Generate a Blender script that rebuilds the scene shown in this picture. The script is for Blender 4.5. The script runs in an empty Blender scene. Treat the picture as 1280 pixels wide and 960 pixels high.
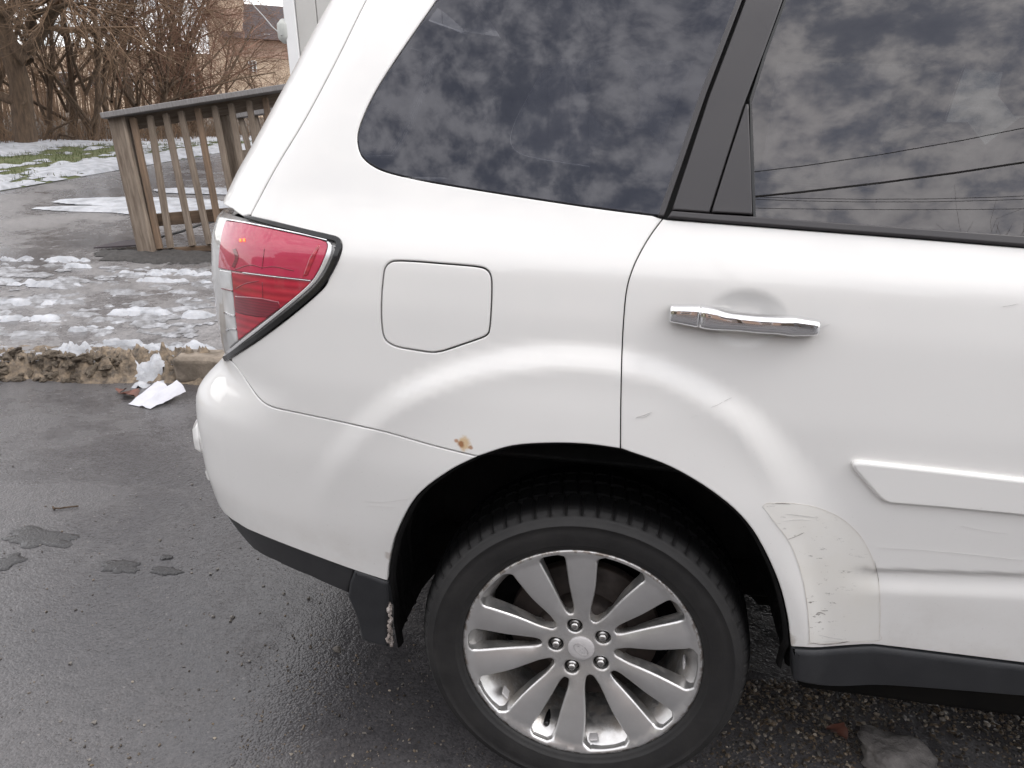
import bpy, bmesh, math, random
import numpy as np
from mathutils import Vector, Matrix, noise as mnoise
from mathutils.geometry import delaunay_2d_cdt

random.seed(7)
sc = bpy.context.scene
COL = sc.collection

# ---------------------------------------------------------------- camera
F = 950.0                                   # focal length in pixels of a 1280 px wide frame
Q = np.array([0.15669502, 0.31405305, 0.0302094, 0.04743558, -1.24268157, 1.28702811])
def cam_axes():
    w, p, r = Q[:3]
    cw, sw = math.cos(w), math.sin(w); cp, sp = math.cos(p), math.sin(p); cr, sr = math.cos(r), math.sin(r)
    fwd = np.array([-sw * cp, cw * cp, -sp]); right0 = np.array([cw, sw, 0.]); up0 = np.cross(right0, fwd)
    right = cr * right0 + sr * up0; up = np.cross(right, fwd)
    return np.array([right, -up, fwd])
CM = cam_axes(); CP = Q[3:6]
cam = bpy.data.cameras.new('camera'); cam_o = bpy.data.objects.new('camera', cam); COL.objects.link(cam_o)
cam.sensor_fit = 'HORIZONTAL'; cam.sensor_width = 36.0; cam.lens = F / 1280 * 36.0
cam.clip_start = 0.05; cam.clip_end = 1000
m4 = Matrix.Identity(4)
for i in range(3):
    m4[i][0] = CM[0][i]; m4[i][1] = -CM[1][i]; m4[i][2] = -CM[2][i]; m4[i][3] = CP[i]
cam_o.matrix_world = m4
sc.camera = cam_o

# ---------------------------------------------------------------- sky, sun, exposure
SUN_EL, SUN_AZ = math.radians(52), math.radians(92)     # azimuth measured from +Y towards +X
wd = bpy.data.worlds.new('World'); sc.world = wd; wd.use_nodes = True
nt = wd.node_tree; nt.nodes.clear()
def wn(t, **k):
    n = nt.nodes.new(t)
    for a, v in k.items(): setattr(n, a, v)
    return n
L_ = nt.links.new
w_out = wn('ShaderNodeOutputWorld')
sky = wn('ShaderNodeTexSky', sky_type='NISHITA'); sky.sun_disc = False
sky.sun_elevation = SUN_EL; sky.sun_rotation = SUN_AZ; sky.air_density = 1.0; sky.dust_density = .6
bg1 = wn('ShaderNodeBackground'); bg1.inputs[1].default_value = 0.10; L_(sky.outputs[0], bg1.inputs[0])
bg2 = wn('ShaderNodeBackground'); bg2.inputs[1].default_value = 1.0
tc = wn('ShaderNodeTexCoord'); sep = wn('ShaderNodeSeparateXYZ'); L_(tc.outputs['Generated'], sep.inputs[0])
mx0 = wn('ShaderNodeMath', operation='MAXIMUM'); mx0.inputs[1].default_value = .0; L_(sep.outputs[2], mx0.inputs[0])
mx = wn('ShaderNodeMath', operation='ADD'); mx.inputs[1].default_value = .30; L_(mx0.outputs[0], mx.inputs[0])
dv = []
for i in (0, 1):
    d = wn('ShaderNodeMath', operation='DIVIDE'); L_(sep.outputs[i], d.inputs[0]); L_(mx.outputs[0], d.inputs[1]); dv.append(d)
cmb = wn('ShaderNodeCombineXYZ'); L_(dv[0].outputs[0], cmb.inputs[0]); L_(dv[1].outputs[0], cmb.inputs[1])
n1 = wn('ShaderNodeTexNoise'); n1.inputs['Scale'].default_value = 17.0; n1.inputs['Detail'].default_value = 8; n1.inputs['Roughness'].default_value = .60; n1.inputs['Distortion'].default_value = .15
n2 = wn('ShaderNodeTexNoise'); n2.inputs['Scale'].default_value = 3.0; n2.inputs['Detail'].default_value = 3
L_(cmb.outputs[0], n1.inputs['Vector']); L_(cmb.outputs[0], n2.inputs['Vector'])
ad = wn('ShaderNodeMath', operation='MULTIPLY_ADD'); ad.inputs[1].default_value = .70; L_(n2.outputs[0], ad.inputs[0]); L_(n1.outputs[0], ad.inputs[2])
mr = wn('ShaderNodeMapRange', interpolation_type='SMOOTHSTEP'); mr.inputs[1].default_value = .68; mr.inputs[2].default_value = .96; mr.inputs[3].default_value = .40; mr.inputs[4].default_value = 1.0
L_(ad.outputs[0], mr.inputs[0])
cr = wn('ShaderNodeValToRGB'); e = cr.color_ramp.elements
e[0].position = .32; e[0].color = (.86, .84, .86, 1); e[1].position = .70; e[1].color = (1.41, 1.378, 1.352, 1)
L_(n1.outputs[0], cr.inputs[0]); L_(cr.outputs[0], bg2.inputs[0])
mixs = wn('ShaderNodeMixShader'); L_(mr.outputs[0], mixs.inputs[0]); L_(bg1.outputs[0], mixs.inputs[1]); L_(bg2.outputs[0], mixs.inputs[2])
L_(mixs.outputs[0], w_out.inputs[0])
sun = bpy.data.lights.new('sun', 'SUN'); sun.energy = 0.8; sun.angle = math.radians(32); sun.color = (1, .96, .90)
sun_o = bpy.data.objects.new('sun', sun); COL.objects.link(sun_o)
sd = Vector((math.sin(SUN_AZ) * math.cos(SUN_EL), math.cos(SUN_AZ) * math.cos(SUN_EL), math.sin(SUN_EL)))
sun_o.rotation_euler = (-sd).to_track_quat('-Z', 'Y').to_euler(); sun_o.location = (0, -20, 30)
vs = sc.view_settings; vs.view_transform = 'Standard'; vs.look = 'None'; vs.exposure = 1.02; vs.gamma = 1.0
sc.cycles.max_bounces = 8; sc.cycles.transparent_max_bounces = 16
sc.cycles.caustics_reflective = False; sc.cycles.caustics_refractive = False

# ---------------------------------------------------------------- picture <-> place
def proj(P):
    c = (np.asarray(P, float) - CP) @ CM.T
    return np.stack([640 + F * c[..., 0] / c[..., 2], 480 + F * c[..., 1] / c[..., 2]], -1)
def ray(p): return np.array([(p[0] - 640) / F, (p[1] - 480) / F, 1.0]) @ CM
def onY(p, y):
    d = ray(p); return CP + d * ((y - CP[1]) / d[1])
def onZ(p, z=0.0):
    d = ray(p); return CP + d * ((z - CP[2]) / d[2])
def atD(p, depth): return CP + ray(p) * depth
def depth_of(P): return float((np.asarray(P) - CP) @ CM[2])

# ---------------------------------------------------------------- helpers: objects
def tag(o, label=None, cat=None, group=None, kind=None):
    if label: o['label'] = label
    if cat: o['category'] = cat
    if group: o['group'] = group
    if kind: o['kind'] = kind
    return o
def link(name, me, mat=None, parent=None, smooth=True):
    o = bpy.data.objects.new(name, me); COL.objects.link(o)
    if mat is not None: me.materials.append(mat)
    if smooth and len(me.polygons): me.polygons.foreach_set('use_smooth', [True] * len(me.polygons))
    if parent is not None: o.parent = parent
    return o
def mesh(name, V, Fc, mat=None, parent=None, smooth=True, normals=None):
    me = bpy.data.meshes.new(name)
    me.from_pydata([tuple(map(float, v)) for v in V], [], [tuple(map(int, f)) for f in Fc])
    o = link(name, me, mat, parent, smooth)
    if normals is not None: me.normals_split_custom_set_from_vertices([tuple(map(float, n)) for n in normals])
    return o
def empty(name, loc=(0, 0, 0), rz=0, parent=None):
    o = bpy.data.objects.new(name, None); COL.objects.link(o); o.location = loc; o.rotation_euler = (0, 0, rz)
    o.empty_display_size = .1
    if parent is not None: o.parent = parent
    return o
def bmo(name, bm, mat=None, parent=None, smooth=False):
    me = bpy.data.meshes.new(name); bm.normal_update(); bm.to_mesh(me); bm.free()
    return link(name, me, mat, parent, smooth)
def box_bm(bm, c, s, M=None, bev=0.0):
    """a box of size s centred at c, its edges bevelled"""
    r = bmesh.ops.create_cube(bm, size=1)
    T = Matrix.Translation(Vector(c)) @ (M.to_4x4() if M is not None else Matrix.Identity(4)) @ Matrix.Diagonal((*s, 1))
    bmesh.ops.transform(bm, matrix=T, verts=r['verts'])
    if bev > 0:
        es = list({e for v in r['verts'] for e in v.link_edges})
        bmesh.ops.bevel(bm, geom=es, offset=bev, segments=1, affect='EDGES')
def tubes(paths, sides=6, cap=False):
    """paths: lists of (point, radius) -> verts, faces of tapering tubes"""
    V = []; Fc = []
    for path in paths:
        P = np.array([p for p, r in path], float); R = [r for p, r in path]
        n = len(P); b = len(V)
        T = np.gradient(P, axis=0) if n > 2 else np.repeat((P[1:] - P[:1]), 2, 0)
        T /= np.linalg.norm(T, axis=1, keepdims=True) + 1e-12
        a = np.array([0, 0, 1.]) if abs(T[0][2]) < .9 else np.array([1., 0, 0])
        for i in range(n):
            u = np.cross(T[i], a); u /= np.linalg.norm(u) + 1e-12; w = np.cross(T[i], u)
            for k in range(sides):
                t = 2 * math.pi * k / sides
                V.append(P[i] + R[i] * (math.cos(t) * u + math.sin(t) * w))
        for i in range(n - 1):
            for k in range(sides):
                k2 = (k + 1) % sides
                Fc.append((b + i * sides + k, b + i * sides + k2, b + (i + 1) * sides + k2, b + (i + 1) * sides + k))
        if cap:
            Fc.append(tuple(b + k for k in range(sides))[::-1]); Fc.append(tuple(b + (n - 1) * sides + k for k in range(sides)))
    return V, Fc
def lathe(prof, n=64, axis='y', closed=False):
    """prof: (radius, y) pairs spun about the y axis"""
    V = []; Fc = []; m = len(prof)
    for k in range(n):
        t = 2 * math.pi * k / n
        for r, y in prof: V.append((r * math.cos(t), y, r * math.sin(t)))
    for k in range(n):
        k2 = (k + 1) % n
        for j in range(m - 1): Fc.append((k * m + j, k * m + j + 1, k2 * m + j + 1, k2 * m + j))
    return V, Fc

# ---------------------------------------------------------------- helpers: materials
def new_mat(name):
    m = bpy.data.materials.new(name); m.use_nodes = True
    return m, m.node_tree, m.node_tree.nodes['Principled BSDF']
def setp(p, **k):
    names = dict(color='Base Color', rough='Roughness', metal='Metallic', coat='Coat Weight', coat_rough='Coat Roughness', ior='IOR', spec='Specular IOR Level', trans='Transmission Weight', sheen='Sheen Weight', sss='Subsurface Weight')
    for a, v in k.items():
        p.inputs[names[a]].default_value = (*v, 1) if a == 'color' else v
def tnoise(t, scale, detail=4, rough=.55, vec=None, dist=0.0):
    n = t.nodes.new('ShaderNodeTexNoise'); n.inputs['Scale'].default_value = scale; n.inputs['Detail'].default_value = detail; n.inputs['Roughness'].default_value = rough; n.inputs['Distortion'].default_value = dist
    if vec is not None: t.links.new(vec, n.inputs['Vector'])
    return n
def tcoord(t, scale=(1, 1, 1), kind='Object'):
    c = t.nodes.new('ShaderNodeTexCoord'); mp = t.nodes.new('ShaderNodeMapping'); mp.inputs['Scale'].default_value = scale
    t.links.new(c.outputs[kind], mp.inputs['Vector']); return mp.outputs[0]
def ramp(t, fac, stops):
    r = t.nodes.new('ShaderNodeValToRGB'); el = r.color_ramp.elements
    while len(el) < len(stops): el.new(.5)
    for e_, (p_, c_) in zip(el, stops):
        e_.position = p_; e_.color = (*c_, 1) if len(c_) == 3 else c_
    t.links.new(fac, r.inputs[0]); return r
def mixc(t, fac, a, b, mode='MIX'):
    n = t.nodes.new('ShaderNodeMix'); n.data_type = 'RGBA'; n.blend_type = mode
    for s, v in ((0, fac), (6, a), (7, b)):
        if hasattr(v, 'links'): t.links.new(v, n.inputs[s])
        else: n.inputs[s].default_value = v if s == 0 else (*v, 1)
    return n.outputs[2]
def mth(t, op, a, b=None, c=None):
    n = t.nodes.new('ShaderNodeMath'); n.operation = op
    for i, v in enumerate((a, b, c)):
        if v is None: continue
        if hasattr(v, 'links'): t.links.new(v, n.inputs[i])
        else: n.inputs[i].default_value = v
    return n.outputs[0]
def mrange(t, v, a, b, c=0., d=1., smooth=True):
    n = t.nodes.new('ShaderNodeMapRange'); n.interpolation_type = 'SMOOTHSTEP' if smooth else 'LINEAR'
    for i, q in zip((1, 2, 3, 4), (a, b, c, d)): n.inputs[i].default_value = q
    t.links.new(v, n.inputs[0]); return n.outputs[0]
def bump(t, p, h, strength=.3, dist=.002):
    b = t.nodes.new('ShaderNodeBump'); b.inputs['Strength'].default_value = strength; b.inputs['Distance'].default_value = dist
    t.links.new(h, b.inputs['Height']); t.links.new(b.outputs[0], p.inputs['Normal']); return b
def simple(name, c1, c2=None, scale=8, rough=.5, r2=None, bscale=None, bstr=.3, bdist=.002, stretch=(1, 1, 1), **k):
    """a two-tone noise material with fine relief"""
    m, t, p = new_mat(name); v = tcoord(t, stretch)
    n = tnoise(t, scale, 6, .6, v)
    c2 = c2 or tuple(x * .75 for x in c1)
    r = ramp(t, n.outputs[0], [(.32, c1), (.68, c2)]); t.links.new(r.outputs[0], p.inputs['Base Color'])
    setp(p, rough=rough, **k)
    if r2 is not None: t.links.new(mrange(t, n.outputs[0], .35, .65, rough, r2), p.inputs['Roughness'])
    if bscale: bump(t, p, tnoise(t, bscale, 5, .6, v).outputs[0], bstr, bdist)
    return m

# ---------------------------------------------------------------- materials
def make_paint():
    m, t, p = new_mat('pearl_white_paint')
    c = t.nodes.new('ShaderNodeTexCoord'); s = t.nodes.new('ShaderNodeSeparateXYZ'); t.links.new(c.outputs['Object'], s.inputs[0])
    x, y, z = s.outputs
    n = tnoise(t, 3.0, 4, .5, c.outputs['Object']); fine = tnoise(t, 70, 6, .65, c.outputs['Object'])
    base = ramp(t, n.outputs[0], [(.3, (.79, .78, .763)), (.7, (.762, .752, .736))]).outputs[0]
    # road film towards the sills and the wheel arch lip
    dirt = mth(t, 'MULTIPLY', mrange(t, z, .62, .40, 0, 1), mrange(t, tnoise(t, 9, 6, .65, c.outputs['Object']).outputs[0], .35, .75))
    base = mixc(t, mth(t, 'MULTIPLY', dirt, .45), base, (.50, .46, .42))
    # rust blister above the bumper seam
    def blob(cx, cz, r):
        dx = mth(t, 'SUBTRACT', x, cx); dz = mth(t, 'SUBTRACT', z, cz)
        d = mth(t, 'SQRT', mth(t, 'ADD', mth(t, 'MULTIPLY', dx, dx), mth(t, 'MULTIPLY', dz, dz)))
        d = mth(t, 'ADD', d, mth(t, 'MULTIPLY', mth(t, 'SUBTRACT', fine.outputs[0], .5), r * 1.5))
        return mrange(t, d, r, r * .35, 0, 1)
    for (cx, cz, r), col, w in RUST:
        base = mixc(t, mth(t, 'MULTIPLY', blob(cx, cz, r), w), base, col)
    grime = mrange(t, tnoise(t, 210, 3, .7, c.outputs['Object']).outputs[0], .66, .74)   # tiny splash specks, thicker low down
    base = mixc(t, mth(t, 'MULTIPLY', grime, mrange(t, z, 1.0, .45, .06, .35)), base, (.40, .37, .34))
    t.links.new(base, p.inputs['Base Color'])
    setp(p, rough=.45, coat=.7, coat_rough=.05, spec=.45)
    return m
M = {}
M['asphalt_patch'] = simple('old_tar', (.034, .032, .033), (.060, .057, .058), 40, .55, bscale=120, bstr=.5, bdist=.002)
def make_asphalt(name, c_lo, c_hi, wet_lo, wet_hi, bs=1.0, patch=1.3, grain=190):
    m, t, p = new_mat(name); v = tcoord(t)
    big = tnoise(t, patch, 5, .6, v, .4); mid = tnoise(t, 9, 5, .6, v)
    vo = t.nodes.new('ShaderNodeTexVoronoi'); vo.inputs['Scale'].default_value = grain; t.links.new(v, vo.inputs['Vector'])
    vo2 = t.nodes.new('ShaderNodeTexVoronoi'); vo2.inputs['Scale'].default_value = grain * .45; t.links.new(v, vo2.inputs['Vector'])
    wet = mrange(t, mth(t, 'ADD', mth(t, 'MULTIPLY', big.outputs[0], .75), mth(t, 'MULTIPLY', mid.outputs[0], .25)), .38, .62)
    base = mixc(t, wet, c_hi, c_lo)
    stone = ramp(t, vo.outputs['Color'], [(.0, (.55, .55, .55)), (.55, (1, 1, 1)), (.93, (1.15, 1.12, 1.1)), (.985, (2.6, 2.5, 2.3))])
    base = mixc(t, .8, base, stone.outputs[0], 'MULTIPLY')
    base = mixc(t, mrange(t, tnoise(t, 30, 6, .7, v).outputs[0], .3, .7, 0, .35), base, (.02, .019, .02))
    t.links.new(base, p.inputs['Base Color'])
    t.links.new(mrange(t, wet, 0, 1, wet_hi, wet_lo), p.inputs['Roughness'])
    h = mth(t, 'ADD', mth(t, 'MULTIPLY', vo.outputs['Distance'], -.5), mth(t, 'MULTIPLY', vo2.outputs['Distance'], -.5))
    h = mth(t, 'ADD', h, mth(t, 'MULTIPLY', tnoise(t, 60, 4, .6, v).outputs[0], .6))
    h = mth(t, 'MULTIPLY', h, mrange(t, wet, 0, 1, 1, .42))
    bump(t, p, h, .85 * bs, .005); setp(p, spec=.5)
    return m
M['asphalt'] = make_asphalt('wet_asphalt', (.070, .067, .070), (.105, .10, .102), .09, .38, .6)
M['asphalt_patch'] = make_asphalt('old_tar', (.026, .025, .026), (.044, .042, .043), .18, .42, .7, 9, 230)
M['soil'] = simple('gritty_soil', (.055, .050, .047), (.022, .02, .019), 30, .7, None, 90, 1, .01)
M['lot'] = make_asphalt('worn_lot_asphalt', (.125, .121, .123), (.25, .24, .24), .10, .44, .45, .9, 120)
M['kerb'] = simple('broken_concrete', (.26, .20, .14), (.055, .042, .031), 30, .75, .5, 45, 1.0, .012)
M['kerb_stone'] = simple('kerb_rubble', (.36, .29, .215), (.15, .115, .085), 1.6, .75, None, 4, 1.0, .1)
M['kerb_block'] = simple('kerb_concrete', (.30, .25, .20), (.10, .08, .06), 9, .8, None, 60, .8, .006)
def make_snow():
    m, t, p = new_mat('old_snow'); v = tcoord(t)
    r = ramp(t, tnoise(t, 7, 6, .6, v).outputs[0], [(.3, (.24, .245, .26)), (.52, (.40, .41, .435)), (.7, (.50, .51, .54))])
    t.links.new(r.outputs[0], p.inputs['Base Color']); setp(p, rough=.6, sss=.25); p.inputs['Subsurface Radius'].default_value = (.02, .025, .03)
    bump(t, p, tnoise(t, 60, 6, .7, v).outputs[0], .6, .01); return m
M['snow'] = make_snow()
def make_slush():
    m, t, p = new_mat('wet_slush'); v = tcoord(t)
    r = ramp(t, tnoise(t, 14, 6, .65, v).outputs[0], [(.28, (.11, .105, .102)), (.48, (.22, .22, .23)), (.72, (.46, .47, .50))])
    t.links.new(r.outputs[0], p.inputs['Base Color']); setp(p, rough=.3)
    bump(t, p, tnoise(t, 90, 6, .7, v).outputs[0], .8, .008); return m
M['slush'] = make_slush()
M['lawn'] = simple('winter_grass', (.085, .115, .038), (.16, .16, .075), 5, .9, None, 60, 1, .03)
M['wood'] = simple('weathered_timber', (.205, .165, .13), (.088, .064, .046), 5, .85, None, 30, .6, .004, (9, 9, .8))
M['wood_top'] = simple('grey_timber', (.235, .225, .225), (.15, .14, .135), 8, .8, None, 40, .5, .003, (1, 9, 9))
M['wood_red'] = simple('stained_timber', (.19, .125, .08), (.075, .054, .040), 4, .85, None, 30, .6, .004, (9, 9, .8))
M['bark'] = simple('tree_bark', (.17, .115, .075), (.08, .056, .040), 9, .95, None, 30, 1, .03, (3, 3, .6))
M['twig'] = simple('brown_twigs', (.26, .168, .105), (.12, .081, .055), 1.2, .95)
M['twig_red'] = simple('reddish_twigs', (.26, .138, .09), (.15, .088, .064), 1.0, .95)
M['brush'] = simple('dry_brush', (.26, .165, .10), (.11, .078, .055), 2, .95)
M['leaf_litter'] = simple('woodland_floor', (.10, .072, .048), (.05, .038, .028), 6, .95, None, 30, 1, .03)
M['stone'] = simple('tan_stone', (.62, .49, .37), (.50, .38, .28), 2.5, .85, None, 14, .6, .03)
M['stone_red'] = simple('red_stone_band', (.40, .26, .20), (.46, .33, .26), 2.5, .85, None, 14, .6, .03)
M['slate'] = simple('plum_slate_roof', (.050, .037, .043), (.036, .028, .032), 6, .6)
M['white_siding'] = simple('white_siding', (.55, .54, .515), (.50, .49, .47), 3, .5, None, 50, .1, .002)
M['trim_white'] = simple('white_trim', (.80, .80, .80), (.77, .77, .77), 3, .45)
M['meter_grey'] = simple('pale_grey_enamel', (.50, .505, .48), (.44, .45, .43), 6, .45)
M['cable'] = simple('cable_sheath', (.02, .02, .02), (.03, .03, .03), 9, .6)
M['cable_pale'] = simple('pale_cable', (.5, .5, .5), (.42, .42, .42), 9, .6)
M['dark_window'] = simple('dark_pane', (.02, .024, .03), (.03, .035, .04), 5, .1)
M['black_plastic'] = simple('black_cladding', (.022, .022, .024), (.032, .032, .034), 30, .52, .62, 260, .25, .0006)
M['grey_plastic'] = simple('grey_black_cladding', (.020, .021, .024), (.028, .029, .032), 18, .5, .62, 260, .3, .0006)
M['trim_black'] = simple('satin_black_trim', (.034, .031, .034), (.040, .037, .039), 6, .34, .4)
M['gloss_black'] = simple('gloss_black_trim', (.012, .012, .013), (.016, .016, .016), 9, .15)
def make_rubber():
    m, t, p = new_mat('tyre_rubber'); v = tcoord(t); s_ = t.nodes.new('ShaderNodeSeparateXYZ'); t.links.new(v, s_.inputs[0])
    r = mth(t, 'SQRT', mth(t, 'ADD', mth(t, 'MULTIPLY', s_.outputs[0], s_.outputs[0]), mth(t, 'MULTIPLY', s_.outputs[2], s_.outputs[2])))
    n = tnoise(t, 16, 6, .65, v); dusty = ramp(t, n.outputs[0], [(.32, (.010, .0095, .0098)), (.68, (.021, .0198, .0195))]).outputs[0]
    wet = mrange(t, tnoise(t, 5, 6, .7, v).outputs[0], .48, .60); dusty = mixc(t, mth(t, 'MULTIPLY', wet, .6), dusty, (.014, .0135, .014))
    base = mixc(t, mrange(t, r, .306, .319), dusty, (.0032, .0032, .0034)); t.links.new(base, p.inputs['Base Color'])  # tread darkened and dulled to stand in for shade inside the wheel well
    setp(p, rough=.62); t.links.new(mrange(t, r, .306, .320, .45, .08), p.inputs['Specular IOR Level']); bump(t, p, tnoise(t, 120, 5, .6, v).outputs[0], .35, .0015); return m
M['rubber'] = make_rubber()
M['liner'] = simple('wheel_liner', (.008, .008, .0085), (.018, .017, .017), 26, .7, .9, 90, .6, .003, spec=.12)
M['liner_felt'] = simple('liner_felt', (.075, .078, .085), (.045, .046, .05), 60, .9, None, 160, .8, .003, (1, 1, 6))
M['salt'] = simple('salt_crust', (.55, .50, .47), (.30, .25, .22), 60, .9, None, 200, 1, .003)
M['disc'] = simple('brake_disc', (.055, .040, .033), (.025, .02, .018), 20, .6, .8)
def make_alloy():
    m, t, p = new_mat('silver_alloy'); v = tcoord(t)
    n = tnoise(t, 14, 6, .65, v); s = t.nodes.new('ShaderNodeSeparateXYZ'); t.links.new(v, s.inputs[0])
    r = mth(t, 'SQRT', mth(t, 'ADD', mth(t, 'MULTIPLY', s.outputs[0], s.outputs[0]), mth(t, 'MULTIPLY', s.outputs[2], s.outputs[2])))
    base = ramp(t, n.outputs[0], [(.3, (.76, .755, .75)), (.7, (.68, .67, .66))]).outputs[0]
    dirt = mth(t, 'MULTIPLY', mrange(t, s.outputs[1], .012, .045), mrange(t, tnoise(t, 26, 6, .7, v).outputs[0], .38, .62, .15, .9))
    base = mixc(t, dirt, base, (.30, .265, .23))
    edge = mth(t, 'MULTIPLY', mrange(t, r, .2235, .229), mrange(t, tnoise(t, 55, 6, .7, v).outputs[0], .44, .6))
    base = mixc(t, mth(t, 'MULTIPLY', edge, .75), base, (.22, .17, .13))
    t.links.new(base, p.inputs['Base Color']); t.links.new(mrange(t, dirt, 0, 1, .90, .2), p.inputs['Metallic'])
    setp(p, rough=.36); return m
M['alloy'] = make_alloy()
M['cap_grey'] = simple('brushed_cap', (.58, .56, .56), (.50, .485, .485), 40, .5, None, 90, .1, .0005, (1, 1, 8), metal=.1)
M['cap_mark'] = simple('cap_emblem', (.40, .385, .385), (.36, .345, .345), 40, .5, metal=.35)
M['chrome'] = simple('chrome', (.86, .86, .87), (.82, .82, .83), 6, .035, metal=1.0)
M['silver_trim'] = simple('silver_trim', (.72, .72, .73), (.66, .66, .67), 9, .22, metal=.55)
M['nut'] = simple('lug_nut_metal', (.62, .61, .60), (.40, .39, .38), 60, .22, metal=1.0)
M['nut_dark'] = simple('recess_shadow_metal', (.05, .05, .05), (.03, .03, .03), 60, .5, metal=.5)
def make_lens(name, c1, c2, rib=0, rough=.08, **k):
    m, t, p = new_mat(name); v = tcoord(t)
    n = tnoise(t, 11, 3, .5, v, .5)
    base = ramp(t, n.outputs[0], [(.35, c1), (.62, c2)]).outputs[0]
    if rib:
        w = t.nodes.new('ShaderNodeTexWave'); w.wave_type = 'BANDS'; w.bands_direction = 'Z'; w.inputs['Scale'].default_value = rib; w.inputs['Distortion'].default_value = .6; w.inputs['Detail'].default_value = 2
        t.links.new(v, w.inputs['Vector'])
        base = mixc(t, mth(t, 'MULTIPLY', w.outputs['Fac'], .55), base, tuple(x * .45 for x in c2))
    t.links.new(base, p.inputs['Base Color']); setp(p, rough=.35, coat=1.0, coat_rough=.03, **k); return m
M['lens_red'] = make_lens('red_lens', (.52, .024, .082), (.43, .014, .052))
M['lens_red_ribbed'] = make_lens('ribbed_red_lens', (.52, .018, .045), (.40, .011, .032), 22)
M['lens_dark'] = make_lens('dark_red_reflector', (.26, .010, .030), (.20, .008, .024), 60)
M['lens_clear'] = make_lens('clear_lens', (.50, .49, .48), (.34, .335, .33))
M['lens_silver'] = make_lens('silver_reflector', (.72, .72, .72), (.40, .40, .40))
def make_glass(name, tint, ior=1.80, refl=(.92, .9, .93)):
    m = bpy.data.materials.new(name); m.use_nodes = True; t = m.node_tree; t.nodes.clear()
    o = t.nodes.new('ShaderNodeOutputMaterial'); fr = t.nodes.new('ShaderNodeFresnel'); fr.inputs[0].default_value = ior
    tr = t.nodes.new('ShaderNodeBsdfTransparent'); tr.inputs[0].default_value = (*tint, 1)
    gl = t.nodes.new('ShaderNodeBsdfGlossy'); gl.inputs['Roughness'].default_value = .0; gl.inputs[0].default_value = (*refl, 1)
    v = tcoord(t); sm = tnoise(t, 2.2, 4, .6, v)
    di = t.nodes.new('ShaderNodeBsdfDiffuse'); di.inputs[0].default_value = (.35, .33, .32, 1)
    mx1 = t.nodes.new('ShaderNodeMixShader'); t.links.new(mrange(t, sm.outputs[0], .3, .7, .012, .045), mx1.inputs[0]); t.links.new(tr.outputs[0], mx1.inputs[1]); t.links.new(di.outputs[0], mx1.inputs[2])
    mx_ = t.nodes.new('ShaderNodeMixShader'); t.links.new(fr.outputs[0], mx_.inputs[0]); t.links.new(mx1.outputs[0], mx_.inputs[1]); t.links.new(gl.outputs[0], mx_.inputs[2])
    t.links.new(mx_.outputs[0], o.inputs[0]); return m
M['glass'] = make_glass('privacy_glass', (.15, .155, .16)); M['glass_dark'] = make_glass('dark_privacy_glass', (.12, .125, .14), 1.66, (.84, .86, .98)); M['glass_front'] = make_glass('tinted_glass', (.13, .14, .14))
M['seat'] = simple('seat_cloth', (.10, .098, .095), (.08, .078, .076), 60, .9)
M['interior'] = simple('interior_trim', (.05, .05, .05), (.04, .04, .04), 20, .8)
M['under'] = simple('underbody', (.006, .006, .006), (.010, .009, .008), 10, .9, spec=.1)
def make_film():
    m = bpy.data.materials.new('protective_film'); m.use_nodes = True; t = m.node_tree; p = t.nodes['Principled BSDF']; v = tcoord(t)
    r = ramp(t, tnoise(t, 8, 6, .6, v).outputs[0], [(.3, (.745, .725, .68)), (.7, (.79, .78, .755))])
    s = t.nodes.new('ShaderNodeSeparateXYZ'); t.links.new(v, s.inputs[0])
    vm = t.nodes.new('ShaderNodeMapping'); vm.inputs['Scale'].default_value = (1, 1, 3.2); t.links.new(v, vm.inputs[0])
    spots = mrange(t, tnoise(t, 46, 5, .75, vm.outputs[0]).outputs[0], .60, .66)
    band = mth(t, 'MULTIPLY', mrange(t, s.outputs[0], .50, .405), mrange(t, s.outputs[2], .70, .52, .25, 1))
    base = mixc(t, mth(t, 'MULTIPLY', mth(t, 'MULTIPLY', spots, band), .9), r.outputs[0], (.10, .085, .07))
    t.links.new(base, p.inputs['Base Color']); setp(p, rough=.4, coat=.6, coat_rough=.12); bump(t, p, tnoise(t, 25, 4, .6, v).outputs[0], .12, .002); return m
M['film'] = make_film()
M['film_edge'] = simple('film_edge_grime', (.55, .51, .46), (.77, .74, .70), 60, .7)
M['scratch'] = simple('scratch_grey', (.42, .41, .40), (.62, .61, .60), 90, .6)
M['scratch_dark'] = simple('scratch_dark', (.16, .14, .13), (.45, .43, .41), 90, .6)
M['scratch_fine'] = simple('scratch_faint', (.64, .63, .62), (.72, .71, .70), 60, .6)
M['paper'] = simple('wet_paper', (.52, .52, .56), (.44, .44, .48), 12, .8, None, 40, .3, .002)
M['leaf'] = simple('dead_leaf', (.16, .06, .04), (.08, .035, .025), 20, .6)
M['concrete_lump'] = simple('concrete_lump', (.20, .185, .175), (.085, .078, .075), 22, .8, None, 60, 1, .006)
def make_gravel():
    m, t, p = new_mat('loose_gravel'); g = t.nodes.new('ShaderNodeNewGeometry')
    r = ramp(t, g.outputs['Random Per Island'], [(0, (.030, .024, .02)), (.45, (.075, .058, .042)), (.72, (.14, .10, .062)), (.86, (.13, .12, .11)), (1, (.30, .25, .19))])
    t.links.new(r.outputs[0], p.inputs['Base Color']); setp(p, rough=.35); return m
M['gravel'] = make_gravel()
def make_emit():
    m, t, p = new_mat('tail_glint'); setp(p, color=(.9, .2, .05)); p.inputs['Emission Color'].default_value = (1, .12, .03, 1); p.inputs['Emission Strength'].default_value = 1.3; return m  # glow put in for a small orange-red reflection on the lens
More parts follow.
